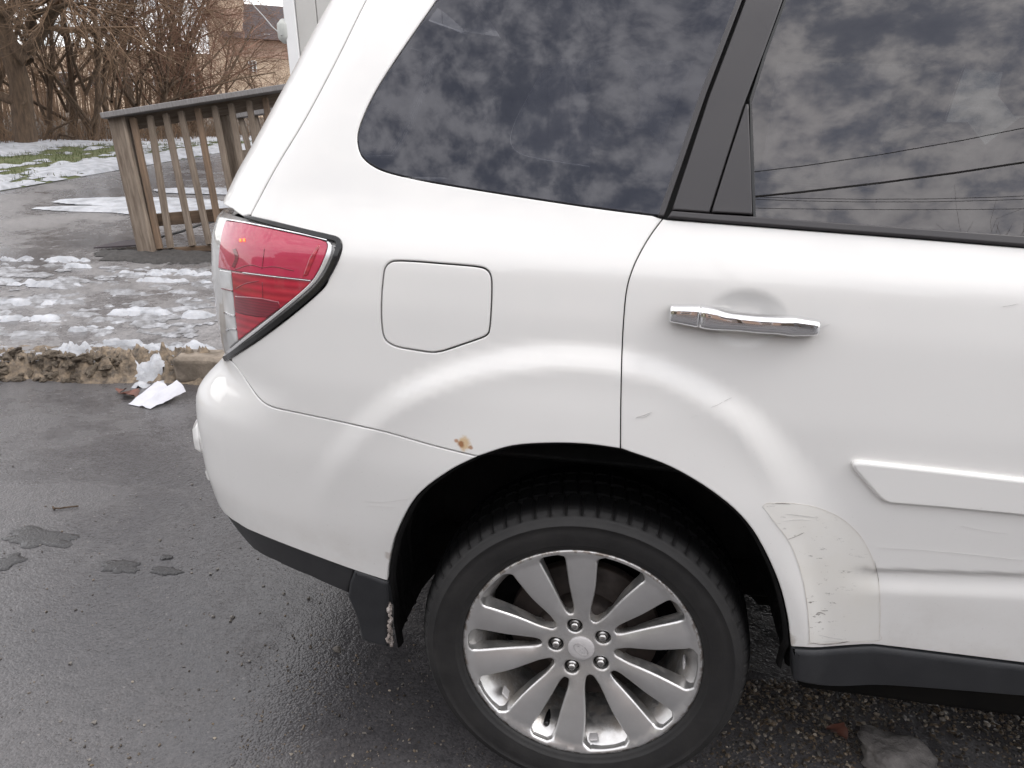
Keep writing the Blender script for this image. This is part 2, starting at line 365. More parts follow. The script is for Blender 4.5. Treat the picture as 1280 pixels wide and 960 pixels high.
M['lens_glint'] = make_emit()
RUST = [((-.226, .772, .017), (.62, .43, .22), .85), ((-.232, .770, .008), (.30, .12, .04), .9), ((-.213, .7665, .006), (.36, .16, .05), .8), ((-.240, .776, .005), (.40, .17, .06), .8), ((.372, .436, .02), (.30, .25, .2), .5), ((-.386, .50, .012), (.33, .27, .22), .5)]
M['paint'] = make_paint()

# ---------------------------------------------------------------- the lie of the land
# the kerb line runs from KA along KD; beyond it the lot climbs gently
KA = np.array([-3.21, 2.084]); KD = np.array([.981, .194]); KN = np.array([-.194, .981])
SLOPE = .07; KH = .07
def kd(x, y): return (x - KA[0]) * KN[0] + (y - KA[1]) * KN[1]
def terr(x, y):
    d = np.maximum(kd(x, y), 0)
    return KH + SLOPE * np.minimum(d, 11) + .02 * np.clip(d - 11, 0, 60)
def at_ad(a, d): return KA + KD * a + KN * d
def onT(p, lift=0.0):
    """pixel -> point on the lot beyond the kerb"""
    r_ = ray(p); lo, hi = .5, 90.
    f = lambda t: (CP + r_ * t)[2] - lift - terr(*(CP + r_ * t)[:2])
    for _ in range(60):
        m_ = (lo + hi) / 2
        if f(m_) > 0: lo = m_
        else: hi = m_
    return CP + r_ * lo
def fbm(x, y, z=0.0, oct=4):
    return mnoise.fractal(Vector((x, y, z)), 1.0, 2.0, oct)

def sheet(name, xs, ys, zf, mat, label, cat, kind='structure'):
    V = [(x, y, zf(x, y)) for y in ys for x in xs]; nx = len(xs)
    Fc = [(j * nx + i, j * nx + i + 1, (j + 1) * nx + i + 1, (j + 1) * nx + i) for j in range(len(ys) - 1) for i in range(nx - 1)]
    return tag(mesh(name, V, Fc, mat), label, cat, None, kind)
def adsheet(name, As, Ds, lift, mat, label, cat, kind='structure', wob=0.0):
    V = []
    for d in Ds:
        for a in As:
            x, y = at_ad(a, d); V.append((x, y, terr(x, y) + lift + (wob * fbm(x * .8, y * .8, 3) if wob and d > .3 else 0)))
    nx = len(As)
    Fc = [(j * nx + i, j * nx + i + 1, (j + 1) * nx + i + 1, (j + 1) * nx + i) for j in range(len(Ds) - 1) for i in range(nx - 1)]
    return tag(mesh(name, V, Fc, mat), label, cat, None, kind)

road = sheet('road', [-160, -60, -20, -8, -3, 0, 3, 8, 20, 60, 160], [-160, -60, -20, -8, -3, 0, 1.5, 3, 4.5], lambda x, y: 0.0, M['asphalt'], 'wet dark asphalt road under the white car', 'road')
As = list(np.concatenate([[-160, -80, -40, -20], np.arange(-12, 8.01, .25), [12, 20, 40, 80, 160]]))
Ds = list(np.concatenate([np.arange(.06, 8, .25), [9, 10, 11, 13, 18, 30, 60, 120, 200]]))
lot = adsheet('parking_lot', As, Ds, 0.0, M['lot'], 'worn grey asphalt lot rising beyond the broken kerb', 'parking lot', wob=.012)

# ---- the broken kerb: a crumbling strip with its stones, and one intact block
def kerb_h(a, d):
    n = fbm(a * 13, d * 20, 1.3, 5) * .085 + fbm(a * 34, d * 45, 6.3, 3) * .05 + fbm(a * 1.7, d, 4.1) * .02
    f = max(0., min(1., (d + .045 + .03 * fbm(a * 3, 0, 9)) / .09)); f = f * f * (3 - 2 * f)
    t = KH + SLOPE * max(d, 0)
    return t * f + n * f * (1 - max(0, min(1, (d - .12) / .2))) - .004 + .006 * f
AK = np.concatenate([np.arange(-9, -1.2, .05), np.arange(-1.2, 1.5, .011), np.arange(1.5, 5.2, .05)]); DK = np.concatenate([np.arange(-.09, .16, .009), np.arange(.16, .37, .02)])
V = []; Fc = []
for d in DK:
    for a in AK:
        x, y = at_ad(a, d); V.append((x, y, kerb_h(a, d) + (.003 if d < .3 else -.01)))
nx = len(AK)
Fc = [(j * nx + i, j * nx + i + 1, (j + 1) * nx + i + 1, (j + 1) * nx + i) for j in range(len(DK) - 1) for i in range(nx - 1)]
kerb = tag(mesh('kerb', V, Fc, M['kerb']), 'crumbling brown concrete kerb along the road edge', 'kerb', None, 'structure')
def rock_mesh(name, seed, mat, sub=2, rough=.35):
    bm = bmesh.new(); bmesh.ops.create_icosphere(bm, subdivisions=sub, radius=1)
    for v in bm.verts:
        q = v.co.copy(); k = 1 + rough * mnoise.noise(q * 1.3 + Vector((seed * 7.1, 0, 0))) + rough * .5 * mnoise.noise(q * 3.1 + Vector((0, seed * 3.3, 0)))
        v.co = q * k
    me = bpy.data.meshes.new(name); bm.to_mesh(me); bm.free(); me.materials.append(mat)
    return me
KR = [rock_mesh('kerb_stone', s, M['kerb_stone'], 2, .6) for s in range(5)]
rng = random.Random(3)
for i in range(230):
    a = rng.uniform(-.2, .62) if i < 170 else rng.uniform(-3, .7)
    if .66 < a < 1.05 and rng.random() < .9: a = rng.uniform(-.3, .6)
    d = rng.uniform(-.05, .13); s = rng.uniform(.008, .026) * (1 if rng.random() < .85 else 1.5)
    x, y = at_ad(a, d)
    o = bpy.data.objects.new('stone', KR[i % 5]); COL.objects.link(o); o.parent = kerb
    o.location = (x, y, max(kerb_h(a, d), .0) + s * .15); o.scale = (s * rng.uniform(.8, 1.7), s * rng.uniform(.7, 1.2), s * rng.uniform(.5, .85)); o.rotation_euler = (rng.uniform(-.5, .5), rng.uniform(-.5, .5), rng.uniform(0, 6.3))
bm = bmesh.new()
box_bm(bm, (0, 0, 0), (.95, .20, .15), None, .018)
bmesh.ops.subdivide_edges(bm, edges=bm.edges[:], cuts=5, use_grid_fill=True)
for v in bm.verts:
    v.co += Vector((mnoise.noise(v.co * 9), mnoise.noise(v.co * 9 + Vector((5, 0, 0))), mnoise.noise(v.co * 8 + Vector((0, 5, 0))))) * .012
blk = bmo('kerb_block', bm, M['kerb_block'], kerb, True)
pB = onZ((207, 487)); aB = (pB[:2] - KA) @ KD
x, y = at_ad(aB + .48, .07); blk.location = (x, y, .065); blk.rotation_euler = (0, 0, math.atan2(KD[1], KD[0]))

# ---- snow and slush: real heaps wherever a stretched noise field rises above a threshold
def heaps(name, pts_fn, zf, nfun, thr, height, mat, label, cat, kind='stuff', sink=.004):
    P, (nj, ni) = pts_fn
    H = np.array([nfun(x, y) - thr for x, y in P])
    V = [(x, y, zf(x, y) + (height * (1 - math.exp(-max(h, 0) * 3.2)) + .006 * mnoise.noise(Vector((x * 30, y * 30, 0))) * (1 if h > .02 else 0) if h > 0 else -sink)) for (x, y), h in zip(P, H)]
    Fc = []
    for j in range(nj - 1):
        for i in range(ni - 1):
            q = (j * ni + i, j * ni + i + 1, (j + 1) * ni + i + 1, (j + 1) * ni + i)
            if max(H[k] for k in q) > 0: Fc.append(q)
    used = sorted({k for f in Fc for k in f}); mp = {k: n for n, k in enumerate(used)}
    return tag(mesh(name, [V[k] for k in used], [tuple(mp[k] for k in f) for f in Fc], mat), label, cat, None, kind)
def adgrid(a0, a1, d0, d1, sa, sd_):
    A = np.arange(a0, a1, sa); D = np.arange(d0, d1, sd_)
    return [tuple(at_ad(a, d)) for d in D for a in A], (len(D), len(A))
def ad_of(x, y): return (x - KA[0]) * KD[0] + (y - KA[1]) * KD[1], kd(x, y)
def n_slush(x, y):
    a, d = ad_of(x, y)
    v = fbm(a * 4.4 + 2, d * 7.2, 7.7, 6) + .55 * fbm(a * 13, d * 22, 2.2, 4)
    v -= .25 * max(0, (d - 1.7) / .5) + .28 * max(0, (.24 - d) / .2)
    v += .10 * max(0, min(1, -(a - .6) / 1.5)) 
    return v
slush = heaps('slush', adgrid(-4.2, 2.2, .06, 2.2, .016, .016), lambda x, y: terr(x, y) + .004, n_slush, .26, .014, M['slush'], 'half melted grey slush patches on the lot near the kerb', 'slush')
# thicker white lumps at known spots: (pixel, half length, half depth, height)
lumps = [((75, 325), .2, .09, .045), ((45, 355), .26, .06, .04), ((215, 342), .34, .06, .05), ((45, 322), .22, .06, .03), ((150, 430), .17, .05, .05), ((100, 412), .16, .05, .04), ((195, 440), .07, .10, .085),
         ((180, 465), .07, .12, .05), ((240, 437), .15, .07, .055), ((180, 392), .20, .07, .03), ((30, 380), .3, .06, .04), ((100, 334), .10, .03, .03), ((25, 400), .25, .06, .03), ((20, 325), .10, .05, .05), ((215, 352), .3, .04, .03), ((85, 443), .13, .05, .035), ((250, 395), .10, .05, .03)]
LC = [(onT(p, 0.0)[:2], a, b, h) for p, a, b, h in lumps]
def n_lump(x, y):
    a, d = ad_of(x, y); v = -1
    for c, la, lb, h in LC:
        ca, cd = ad_of(*c); q = 1 - ((a - ca) / la) ** 2 - ((d - cd) / lb) ** 2
        if q > -1.2: v = max(v, q * .5)
    if v <= -1: return -1
    return v + .85 * fbm(a * 9, d * 15, 5.5, 5) + .4 * fbm(a * 24, d * 34, 1.5, 4)
def lump_z(x, y):
    a, d = ad_of(x, y)
    return max(terr(x, y) if d > .02 else 0, kerb_h(a, d) if -.08 < d < .34 else 0) + .002
heaps('snow_lumps', adgrid(-3.6, 1.6, -.12, 2.4, .014, .014), lump_z, n_lump, .14, .030, M['snow'], 'lumps of old white snow lying along the kerb and lot', 'snow')
# long smooth snow patches on the lot behind the railing
big = [((190, 254), 1.15, .36), ((125, 263), .75, .16), ((235, 262), 1.0, .34), ((262, 240), .8, .25), ((200, 268), .45, .10), ((130, 310), .18, .05), ((165, 300), .3, .05)]
BC = [(onT(p)[:2], a, b) for p, a, b in big]
def n_big(x, y):
    a, d = ad_of(x, y); v = -1
    for c, la, lb in BC:
        ca, cd = ad_of(*c); q = 1 - ((a - ca) / la) ** 2 - ((d - cd) / lb) ** 2
        v = max(v, q * .5)
    return v + .12 * fbm(a * 3, d * 9, 5.5, 4)
a_, d_ = ad_of(*onT((170, 255))[:2])
heaps('snow_patch', adgrid(a_ - 2.6, a_ + 3.6, d_ - 1.9, d_ + 1.5, .04, .03), lambda x, y: terr(x, y) + .013, n_big, .08, .035, M['snow'], 'smooth white snow streaks on the lot behind the railing', 'snow')

# ---- the lawn: grass sheet beyond a slanting edge, snow lying on it
L0 = onT((0, 239)); L1 = onT((150, 213)); ld = (L1 - L0)[:2]; ld /= np.linalg.norm(ld); ln = np.array([-ld[1], ld[0]])
if (ln @ (onT((0, 200)) - L0)[:2]) < 0: ln = -ln
def at_l(a, d): return L0[:2] + ld * a + ln * d
LA = np.concatenate([np.arange(-60, -9, 6), np.arange(-9, 16, .3), np.arange(16, 90, 6)]); LD = np.concatenate([np.arange(0, 7, .12), [8, 10, 14, 20, 40, 90]])
V = []
for d in LD:
    for a in LA:
        x, y = at_l(a, d); V.append((x, y, terr(x, y) + (.03 + .05 * fbm(x * .5, y * .5, 2) * min(1, d)) * min(1, d / .3)))
nx = len(LA)
lawn = tag(mesh('lawn', V, [(j * nx + i, j * nx + i + 1, (j + 1) * nx + i + 1, (j + 1) * nx + i) for j in range(len(LD) - 1) for i in range(nx - 1)], M['lawn']), 'green winter lawn showing between the snow patches', 'lawn', None, 'structure')
def lawn_z(x, y):
    d = (np.array([x, y]) - L0[:2]) @ ln
    return terr(x, y) + (.03 + .05 * fbm(x * .5, y * .5, 2) * min(1, max(d, 0))) * min(1, max(d, 0) / .3)
LDEPTH = (onT((0, 187)) - L0)[:2] @ ln
def n_lsnow(x, y):
    p = np.array([x, y]) - L0[:2]; a = p @ ld; d = p @ ln; t = d / LDEPTH
    v = .75 * fbm(a * .55, d * 1.6, 8.8, 4) + .75 * fbm(a * 2.0, d * 5.5, 3.1, 5)
    v += .55 * math.exp(-((t - .12) / .13) ** 2) - .42 * math.exp(-((t - .50) / .17) ** 2) + .55 * max(0, min(1, (t - .68) / .12)) + .04
    if d < .02: v = -1
    return v
A = np.arange(-6, 13, .07); D = np.arange(-.05, LDEPTH + .6, .05)
heaps('lawn_snow', ([tuple(at_l(a, d)) for d in D for a in A], (len(D), len(A))), lambda x, y: lawn_z(x, y) + .012, n_lsnow, .05, .05, M['snow'], 'white snow lying in patches across the green lawn', 'snow')
# grass tufts standing out of the snow
V = []; Fc = []
rg = random.Random(5)
for i in range(9000):
    a = rg.uniform(-4, 10); d = rg.uniform(.1, LDEPTH)
    x, y = at_l(a, d)
    if n_lsnow(x, y) > .12: continue
    z = lawn_z(x, y); h = rg.uniform(.03, .075); t = rg.uniform(0, 6.28); w = .006; b = len(V)
    V += [(x - w * math.cos(t), y - w * math.sin(t), z), (x + w * math.cos(t), y + w * math.sin(t), z), (x + rg.uniform(-.03, .03), y + rg.uniform(-.03, .03), z + h)]; Fc.append((b, b + 1, b + 2))
tag(mesh('grass', V, Fc, M['lawn']), 'short green grass blades on the lawn between snow', 'grass', None, 'stuff')
# woodland floor behind the lawn
WD = np.concatenate([[LDEPTH + .0, LDEPTH + .5, LDEPTH + 2, LDEPTH + 6, LDEPTH + 20, LDEPTH + 60]])
V = []; LA2 = np.arange(-80, 100, 3.)
for j, d in enumerate(WD):
    for a in LA2:
        x, y = at_l(a, d); V.append((x, y, terr(x, y) + .05 + .25 * (1 - math.exp(-(d - LDEPTH) * .4)) * (1 + .5 * fbm(x * .3, y * .3, 6))))
nx = len(LA2)
tag(mesh('woodland_floor', V, [(j * nx + i, j * nx + i + 1, (j + 1) * nx + i + 1, (j + 1) * nx + i) for j in range(len(WD) - 1) for i in range(nx - 1)], M['leaf_litter']), 'brown leaf litter floor under the bare trees', 'woodland floor', None, 'structure')

# ---------------------------------------------------------------- buildings
def wbox(name, c, s, mat, parent, rz=0, bev=0.0):
    bm = bmesh.new(); box_bm(bm, (0, 0, 0), s, None, bev); o = bmo(name, bm, mat, parent); o.location = c; o.rotation_euler = (0, 0, rz); return o
# the white sided building the ramp leads to
wc = atD((369, 60), 8.6)
wb = empty('white_building', (wc[0], wc[1], float(terr(wc[0], wc[1]))), math.radians(9)); wb.rotation_euler = (0, math.radians(-3.2), math.radians(9))
tag(wb, 'white sided building corner rising behind the car tailgate', 'building')
wbox('wall', (3.6, 2.6, 2.1), (7.16, 5.0, 4.6), M['white_siding'], wb)
for i in range(18):
    wbox('siding_panel', (.13 + .235 * i + .112, .085, 2.1), (.226, .03, 4.6), M['white_siding'], wb, 0, .006)
wbox('corner_board', (.06, .075, 2.1), (.125, .09, 4.62), M['trim_white'], wb, 0, .006)
wbox('roof', (3.6, 2.6, 4.47), (7.7, 5.7, .14), M['slate'], wb, 0, .01)
wbox('door', (6.6, .06, 1.15), (.95, .05, 2.1), M['meter_grey'], wb, 0, .01)
# rounded meter housing on its edge, with a pale service cable
Mw = wb.matrix_basis.inverted()
bm = bmesh.new(); box_bm(bm, (0, 0, 0), (.16, .14, .26), None, .055); bmesh.ops.bevel(bm, geom=bm.edges[:], offset=.012, segments=1, affect='EDGES')
mo = bmo('meter_box', bm, M['meter_grey'], wb, True); mo.location = Mw @ Vector(atD((355.5, 39), 8.62))
pts = [atD((352, 44), 8.55), atD((340, 33), 8.9), atD((331, 22), 9.4), atD((300, -12), 11.2), atD((250, -60), 14)]
V, Fc = tubes([[(p, .007) for p in pts]], 5)
tag(mesh('service_cable', V, Fc, M['cable_pale']), 'thin pale cable running up from the meter box', 'cable')

# far stone building
DB = 62.0
sb0 = atD((312, 90), DB)
sb = empty('stone_building', (sb0[0], sb0[1], 0.0)); sb.rotation_euler = (0, 0, math.atan2(CM[0][1], CM[0][0]) + math.radians(14)); tag(sb, 'tan stone building with plum roof and tower beyond the trees', 'building')
Ms = Matrix.Translation(sb.location) @ sb.rotation_euler.to_matrix().to_4x4(); Mi = Ms.inverted()
def sl(p, d=DB): return Mi @ Vector(atD(p, d))
pr = sl((367, 100)); pl = sl((258, 100)); ptop = sl((312, 52)); zE = ptop.z; wall_w = 16
xl = sl((288, 60)).x
wbox('wall', (xl + 9, 4, zE / 2 - 1), (18, 8, zE + 2), M['stone'], sb)
for zz, h in ((sl((330, 57)).z, .7), (sl((330, 68)).z, .55)): wbox('stone_band', (xl + 9, 3.93, zz), (18.1, 8, h), M['stone_red'], sb)
# roof: pitched slab
zr = sl((330, 25)).z + .3
V = [(xl - .5, -.7, zE + .1), (xl + 18.5, -.7, zE + .1), (xl + 18.5, 4, zr + 1.2), (xl - .5, 4, zr + 1.2), (xl - .5, 8.7, zE + .1), (xl + 18.5, 8.7, zE + .1)]
ro = mesh('roof', V, [(0, 1, 2, 3), (3, 2, 5, 4), (0, 3, 4), (1, 5, 2), (0, 4, 5, 1)], M['slate'], sb, False)
xt0, xt1 = sl((262, 20)).x, sl((303, 20)).x; zt = zr + 14
wbox('tower', ((xt0 + xt1) / 2, 2.2, zt / 2 - 1), (xt1 - xt0, 4.2, zt + 2), M['stone'], sb)
wbox('stone_band', ((xt0 + xt1) / 2, 2.15, sl((280, 20)).z), (xt1 - xt0 + .06, 4.25, .7), M['stone_red'], sb)
def window(px, w, h, lights=2):
    c_ = sl(px)
    f_ = wbox('window', (c_.x, -.02, c_.z), (w, .14, h), M['trim_white'], sb)
    for k in range(lights):
        wbox('pane', (-w / 2 + w * (k + .5) / lights, -.05, 0), (w / lights * .62, .08, h * .84), M['dark_window'], f_)
window((316, 83), .62, .88)
for k in range(4): window((309 + k * 8.5, 50 - k * 1.0), .5, .42, 1)
# a lower tan wall of the same stone left of the tower, seen only between the branches
lw = wbox('wall', (xt0 - 9, 3, 2.2), (20, 6, 9.4), M['stone'], sb)
for k in range(5): 
    c_ = sl((95 + k * 36, 104)); f_ = wbox('window', (c_.x, -.05, c_.z), (.9, .2, 1.3), M['trim_white'], sb); wbox('pane', (0, -.06, 0), (.7, .14, 1.1), M['dark_window'], f_)

# ---------------------------------------------------------------- ramp railing
pf = onT((186, 318)); D0 = depth_of(pf)
rail = empty('ramp_railing', tuple(pf)); tag(rail, 'leaning weathered timber railing beside a ramp', 'railing')
Ri = Matrix.Translation(pf).inverted()
def bar(name, a, b, w, t, mat, parent, ref, taper=0):
    """a timber from a to b, w wide across the picture plane and t thick"""
    a = np.array(a); b = np.array(b); ax = b - a; Ln = np.linalg.norm(ax); ax /= Ln
    dn = np.array(ref); dn = dn - ax * (dn @ ax); dn /= np.linalg.norm(dn); sd_ = np.cross(ax, dn)
    bm = bmesh.new(); box_bm(bm, (0, 0, 0), (w, t, Ln), None, min(w, t) * .09)
    o = bmo(name, bm, mat, parent); R_ = Matrix((sd_, dn, ax)).transposed()
    o.matrix_local = Ri @ (Matrix.Translation((a + b) / 2) @ R_.to_4x4()); return o
FW = CM[2] * np.array([1, 1, 0]); FW /= np.linalg.norm(FW)
def dz_(px): return D0 + (px - 186) * .0012       # the run recedes slightly to the right
bar('post', atD((149, 146), D0 + .01), atD((188, 321), D0 + .02), .142, .14, M['wood'], rail, FW)
bar('post', atD((276, 130), dz_(276) + .16), atD((304, 270), dz_(300) + .16), .125, .12, M['wood'], rail, FW)
tops = [(166, 147.5), (187.5, 145), (207, 142.5), (226, 139.5), (247, 136), (268, 133), (288.5, 130), (311, 126), (331.5, 122.5)]
bots = [(200, 312), (213.5, 311), (241, 308), (262, 306), (277, 303), (300, 300), (318, 297), (338, 294), (357, 291)]
for k, (a, b) in enumerate(zip(tops, bots)):
    mt_ = M['wood_red'] if k in (0, 4, 8) else M['wood']
    bar('baluster', atD(a, dz_(a[0])), atD(b, dz_(b[0])), .047, .045, mt_, rail, FW)
bar('cap_rail', atD((130.5, 145.5), D0 - .06), atD((372, 107.5), dz_(372) - .06), .045, .22, M['wood_top'], rail, FW)
bar('upper_rail', atD((150, 155), D0 + .06), atD((372, 119), dz_(372) + .06), .13, .04, M['wood'], rail, FW)
bar('lower_rail', atD((188, 275.5), D0 + .07), atD((330, 264), dz_(330) + .07), .105, .045, M['wood_red'], rail, FW)
bar('sill_board', atD((200, 314), D0 + .07), atD((330, 306), dz_(330) + .07), .05, .05, M['wood_red'], rail, FW)
# the far side railing of the ramp shows between the balusters
r2 = empty('ramp_railing', tuple(pf)); tag(r2, 'far timber handrail of the ramp seen through the near balusters', 'railing')
for a, b in (((284, 147), (297, 195)), ((300, 144), (313, 195)), ((318, 141), (330, 195)), ((334, 139), (345, 195))):
    bar('baluster', atD(a, D0 + 1.5), atD(b, D0 + 1.5), .052, .045, M['wood'], r2, FW)
bar('cap_rail', atD((272, 149), D0 + 1.5), atD((372, 133), D0 + 1.5), .05, .2, M['wood_top'], r2, FW)
bar('lower_rail', atD((280, 196), D0 + 1.5), atD((372, 188), D0 + 1.5), .1, .045, M['wood'], r2, FW)
# threshold plate at the foot of the ramp and a thin hose
pq = [onT(p, l) for p, l in (((117, 311), .012), ((186, 307), .05), ((200, 298), .06), ((150, 303), .03))]
bm = bmesh.new(); vs_ = [bm.verts.new(p) for p in pq]; f_ = bm.faces.new(vs_); r_ = bmesh.ops.extrude_face_region(bm, geom=[f_])
bmesh.ops.translate(bm, vec=(0, 0, .012), verts=[v for v in r_['geom'] if isinstance(v, bmesh.types.BMVert)]); bmesh.ops.recalc_face_normals(bm, faces=bm.faces[:])
tag(bmo('ramp_plate', bm, M['slate']), 'thin metal plate at the foot of the railing post', 'plate')
V, Fc = tubes([[(onT(p, l), .011) for p, l in (((198, 297), .03), ((225, 290), .06), ((250, 281), .09), ((275, 275), .10))]], 6)
tag(mesh('hose', V, Fc, M['cable']), 'thin black hose lying behind the railing balusters', 'hose')
# gritty dark soil at the foot of the railing
def n_soil(x, y):
    a, d = ad_of(x, y); ca, cd = ad_of(*onT((215, 322))[:2])
    return .5 * (1 - ((a - ca) / .75) ** 2 - ((d - cd) / .22) ** 2) + .3 * fbm(a * 6, d * 9, 3.3, 4)
ca, cd = ad_of(*onT((215, 322))[:2])
heaps('soil', adgrid(ca - 1, ca + 1.2, cd - .4, cd + .4, .02, .02), lambda x, y: terr(x, y) + .010, n_soil, .05, .035, M['soil'], 'dark gritty soil at the foot of the railing', 'soil')

# ---------------------------------------------------------------- trees
class Grow:
    def __init__(s, seed): s.r = random.Random(seed); s.trunk = []; s.twigs = []
    def branch(s, p, d, L, r, lev, maxlev, spread, kids, droop, wig):
        n = max(3, int(5 - lev * .5)); path = []; q = np.array(p, float); d = np.array(d, float); r0 = r
        for i in range(n + 1):
            t = i / n; rr = r * (1 - .62 * t) if lev < maxlev else r * (1 - .8 * t)
            path.append((q.copy(), max(rr, .0022)))
            d = d + np.array([s.r.gauss(0, wig), s.r.gauss(0, wig), s.r.gauss(0, wig) * .6 - droop * (lev / maxlev)]); d /= np.linalg.norm(d)
            q = q + d * L / n
        (s.trunk if lev <= 1 else s.twigs).append(path)
        if lev >= maxlev: return
        for k in range(kids[lev]):
            t = .22 + .78 * (k + s.r.random()) / kids[lev]; i = min(n - 1, int(t * n)); f = t * n - i
            b = path[i][0] * (1 - f) + path[i + 1][0] * f; dd = path[i + 1][0] - path[i][0]; dd /= np.linalg.norm(dd)
            ax = np.array([s.r.gauss(0, 1) for _ in range(3)]); ax -= dd * (ax @ dd); ax /= np.linalg.norm(ax)
            sp = spread * s.r.uniform(.6, 1.3)
            s.branch(b, dd * math.cos(sp) + ax * math.sin(sp), L * s.r.uniform(.42, .72), path[i][1] * s.r.uniform(.42, .62), lev + 1, maxlev, spread, kids, droop, wig)
def tree(name, label, base, H, r, seed, kids=(6, 6, 5, 4), lean=(0, 0), spread=.75, droop=.02, wig=.12, mt='twig', maxlev=4, group=None, extra=()):
    g = Grow(seed); d = np.array([lean[0], lean[1], 1.]); d /= np.linalg.norm(d)
    g.branch((0, 0, -.1), d, H, r, 0, maxlev, spread, kids, droop, wig)
    for (h, dx, dy, dz, L, rr) in extra:
        v = np.array([dx, dy, dz], float); v /= np.linalg.norm(v)
        g.branch(d * h, v, L, rr, 1, maxlev, spread, kids, droop, wig)
    root = empty(name, tuple(base)); tag(root, label, 'tree', group)
    V, Fc = tubes(g.trunk[:1], 10); mesh('trunk', V, Fc, M['bark'], root)
    V, Fc = tubes(g.trunk[1:], 6)
    if V: mesh('limbs', V, Fc, M['bark'], root)
    V, Fc = tubes(g.twigs, 3); mesh('crown', V, Fc, M[mt], root)
    return root
def base_at(px, py): return onT((px, py))

tree('bare_tree', 'thick trunked bare tree at the lawn edge with low side limb', base_at(33, 185), 6.2, .20, 11, (10, 8, 6, 5), (.22, .0), .8, .03, .16, 'twig', 4, None,
     extra=((.75, -1, -.1, .25, 2.0, .10), (1.7, .9, -.1, .9, 2.6, .11), (1.5, -.8, .1, 1.0, 2.8, .12), (2.1, .7, -.4, .45, 2.0, .07), (2.2, .95, -.2, .22, 2.2, .06), (2.0, -.6, -.3, .4, 2.0, .06), (2.4, .8, -.2, .15, 2.2, .05), (1.9, .5, .3, .6, 2.2, .06), (2.6, -.2, -.4, .3, 2.0, .05)))
TREES = [  # (px, py, extra depth, height, radius, seed, twig material, label)
    (118, 183, .6, 5.2, .075, 21, 'twig', 'slender dark stemmed bare tree left of the railing post'),
    (62, 182, 1.2, 4.6, .06, 22, 'twig', 'thin bare sapling just right of the thick trunk'),
    (90, 180, 2.2, 5.6, .08, 23, 'twig', 'crooked bare tree behind the thin saplings'),
    (152, 180, .9, 4.8, .06, 24, 'twig_red', 'bare sapling behind the railing post with upright shoots'),
    (180, 178, 1.8, 5.6, .075, 25, 'twig', 'tall bare tree above the left end of the railing'),
    (214, 176, .8, 4.6, .06, 26, 'twig_red', 'reddish thicket tree above the middle of the railing'),
    (246, 174, 1.4, 5.8, .10, 27, 'twig_red', 'dense reddish brown vine clad tree before the stone tower'),
    (282, 170, 1.0, 3.6, .05, 28, 'twig_red', 'low reddish bare shrub tree below the stone tower'),
    (336, 166, 1.2, 3.9, .06, 29, 'twig', 'spreading bare tree in front of the stone building window'),
    (4, 184, 1.5, 5.2, .10, 30, 'twig', 'bare tree at the far left behind the thick trunk')]
for px, py, ex, H, r, sd_, mt_, lb in TREES:
    b = base_at(px, py); v = (b - CP)[:2]; v /= np.linalg.norm(v); b = b + np.array([*(v * ex), 0]); b[2] = terr(b[0], b[1])
    dense = sd_ in (26, 27)
    rr_ = random.Random(sd_)
    ext = [(rr_.uniform(.2, 1.2), rr_.uniform(-1, 1), rr_.uniform(-.7, .7), rr_.uniform(.3, 1.5), H * rr_.uniform(.4, .7), r * .5) for _ in range(9 if dense else 5)]
    if sd_ == 27: ext += [(rr_.uniform(1.5, 4.2), rr_.uniform(-.8, .8), rr_.uniform(-.8, .8), rr_.uniform(-.9, .2), rr_.uniform(1.0, 2.0), .03) for _ in range(18)]
    tree('bare_tree', lb, b, H, r, sd_, (8, 6, 5, 4) if not dense else (10, 7, 5, 4), (rr_.uniform(-.15, .15), rr_.uniform(-.1, .1)), .62, .05 if dense else .02, .15, mt_, 4, None, ext)
# brush and dead stalks along the wood's edge: one mass
rb = random.Random(9); paths = []
for i in range(1000):
    px = rb.uniform(-30, 372); p0 = base_at(px, 186.5 - px * .035); v = (p0 - CP)[:2]; v /= np.linalg.norm(v)
    e = abs(rb.gauss(0, 1.6)); q = p0 + np.array([*(v * e), 0]); q[2] = terr(q[0], q[1])
    h = rb.uniform(.15, .62) * (1 + .35 * e); dx, dy = rb.gauss(0, .35), rb.gauss(0, .3)
    p1 = q + np.array([dx * h * .5, dy * h * .5, h * .55]); p2 = q + np.array([dx * h * 1.3 + rb.gauss(0, .1), dy * h, h * rb.uniform(.75, 1)])
    paths.append([(q, .008), (p1, .006), (p2, .003)])
V, Fc = tubes(paths, 3); tag(mesh('undergrowth', V, Fc, M['brush']), 'dry brown brush along the edge of the wood', 'brush', None, 'stuff')
# fallen dark branches by the trunk
for k, pp in enumerate([[(52, 182), (60, 165), (75, 158), (92, 150)], [(62, 181), (75, 168), (93, 172)], [(88, 180), (94, 160), (97, 140), (95, 120)]]):
    D_ = depth_of(base_at(*pp[0])) - .3
    V, Fc = tubes([[(atD(p, D_), .035 - .006 * i) for i, p in enumerate(pp)]], 6)
    tag(mesh('fallen_branch', V, Fc, M['bark']), ('dark arched dead branch beside the thick trunk', 'short dead branch lying low beside the thick trunk', 'dark leaning dead branch between trunk and slender tree')[k], 'branch')
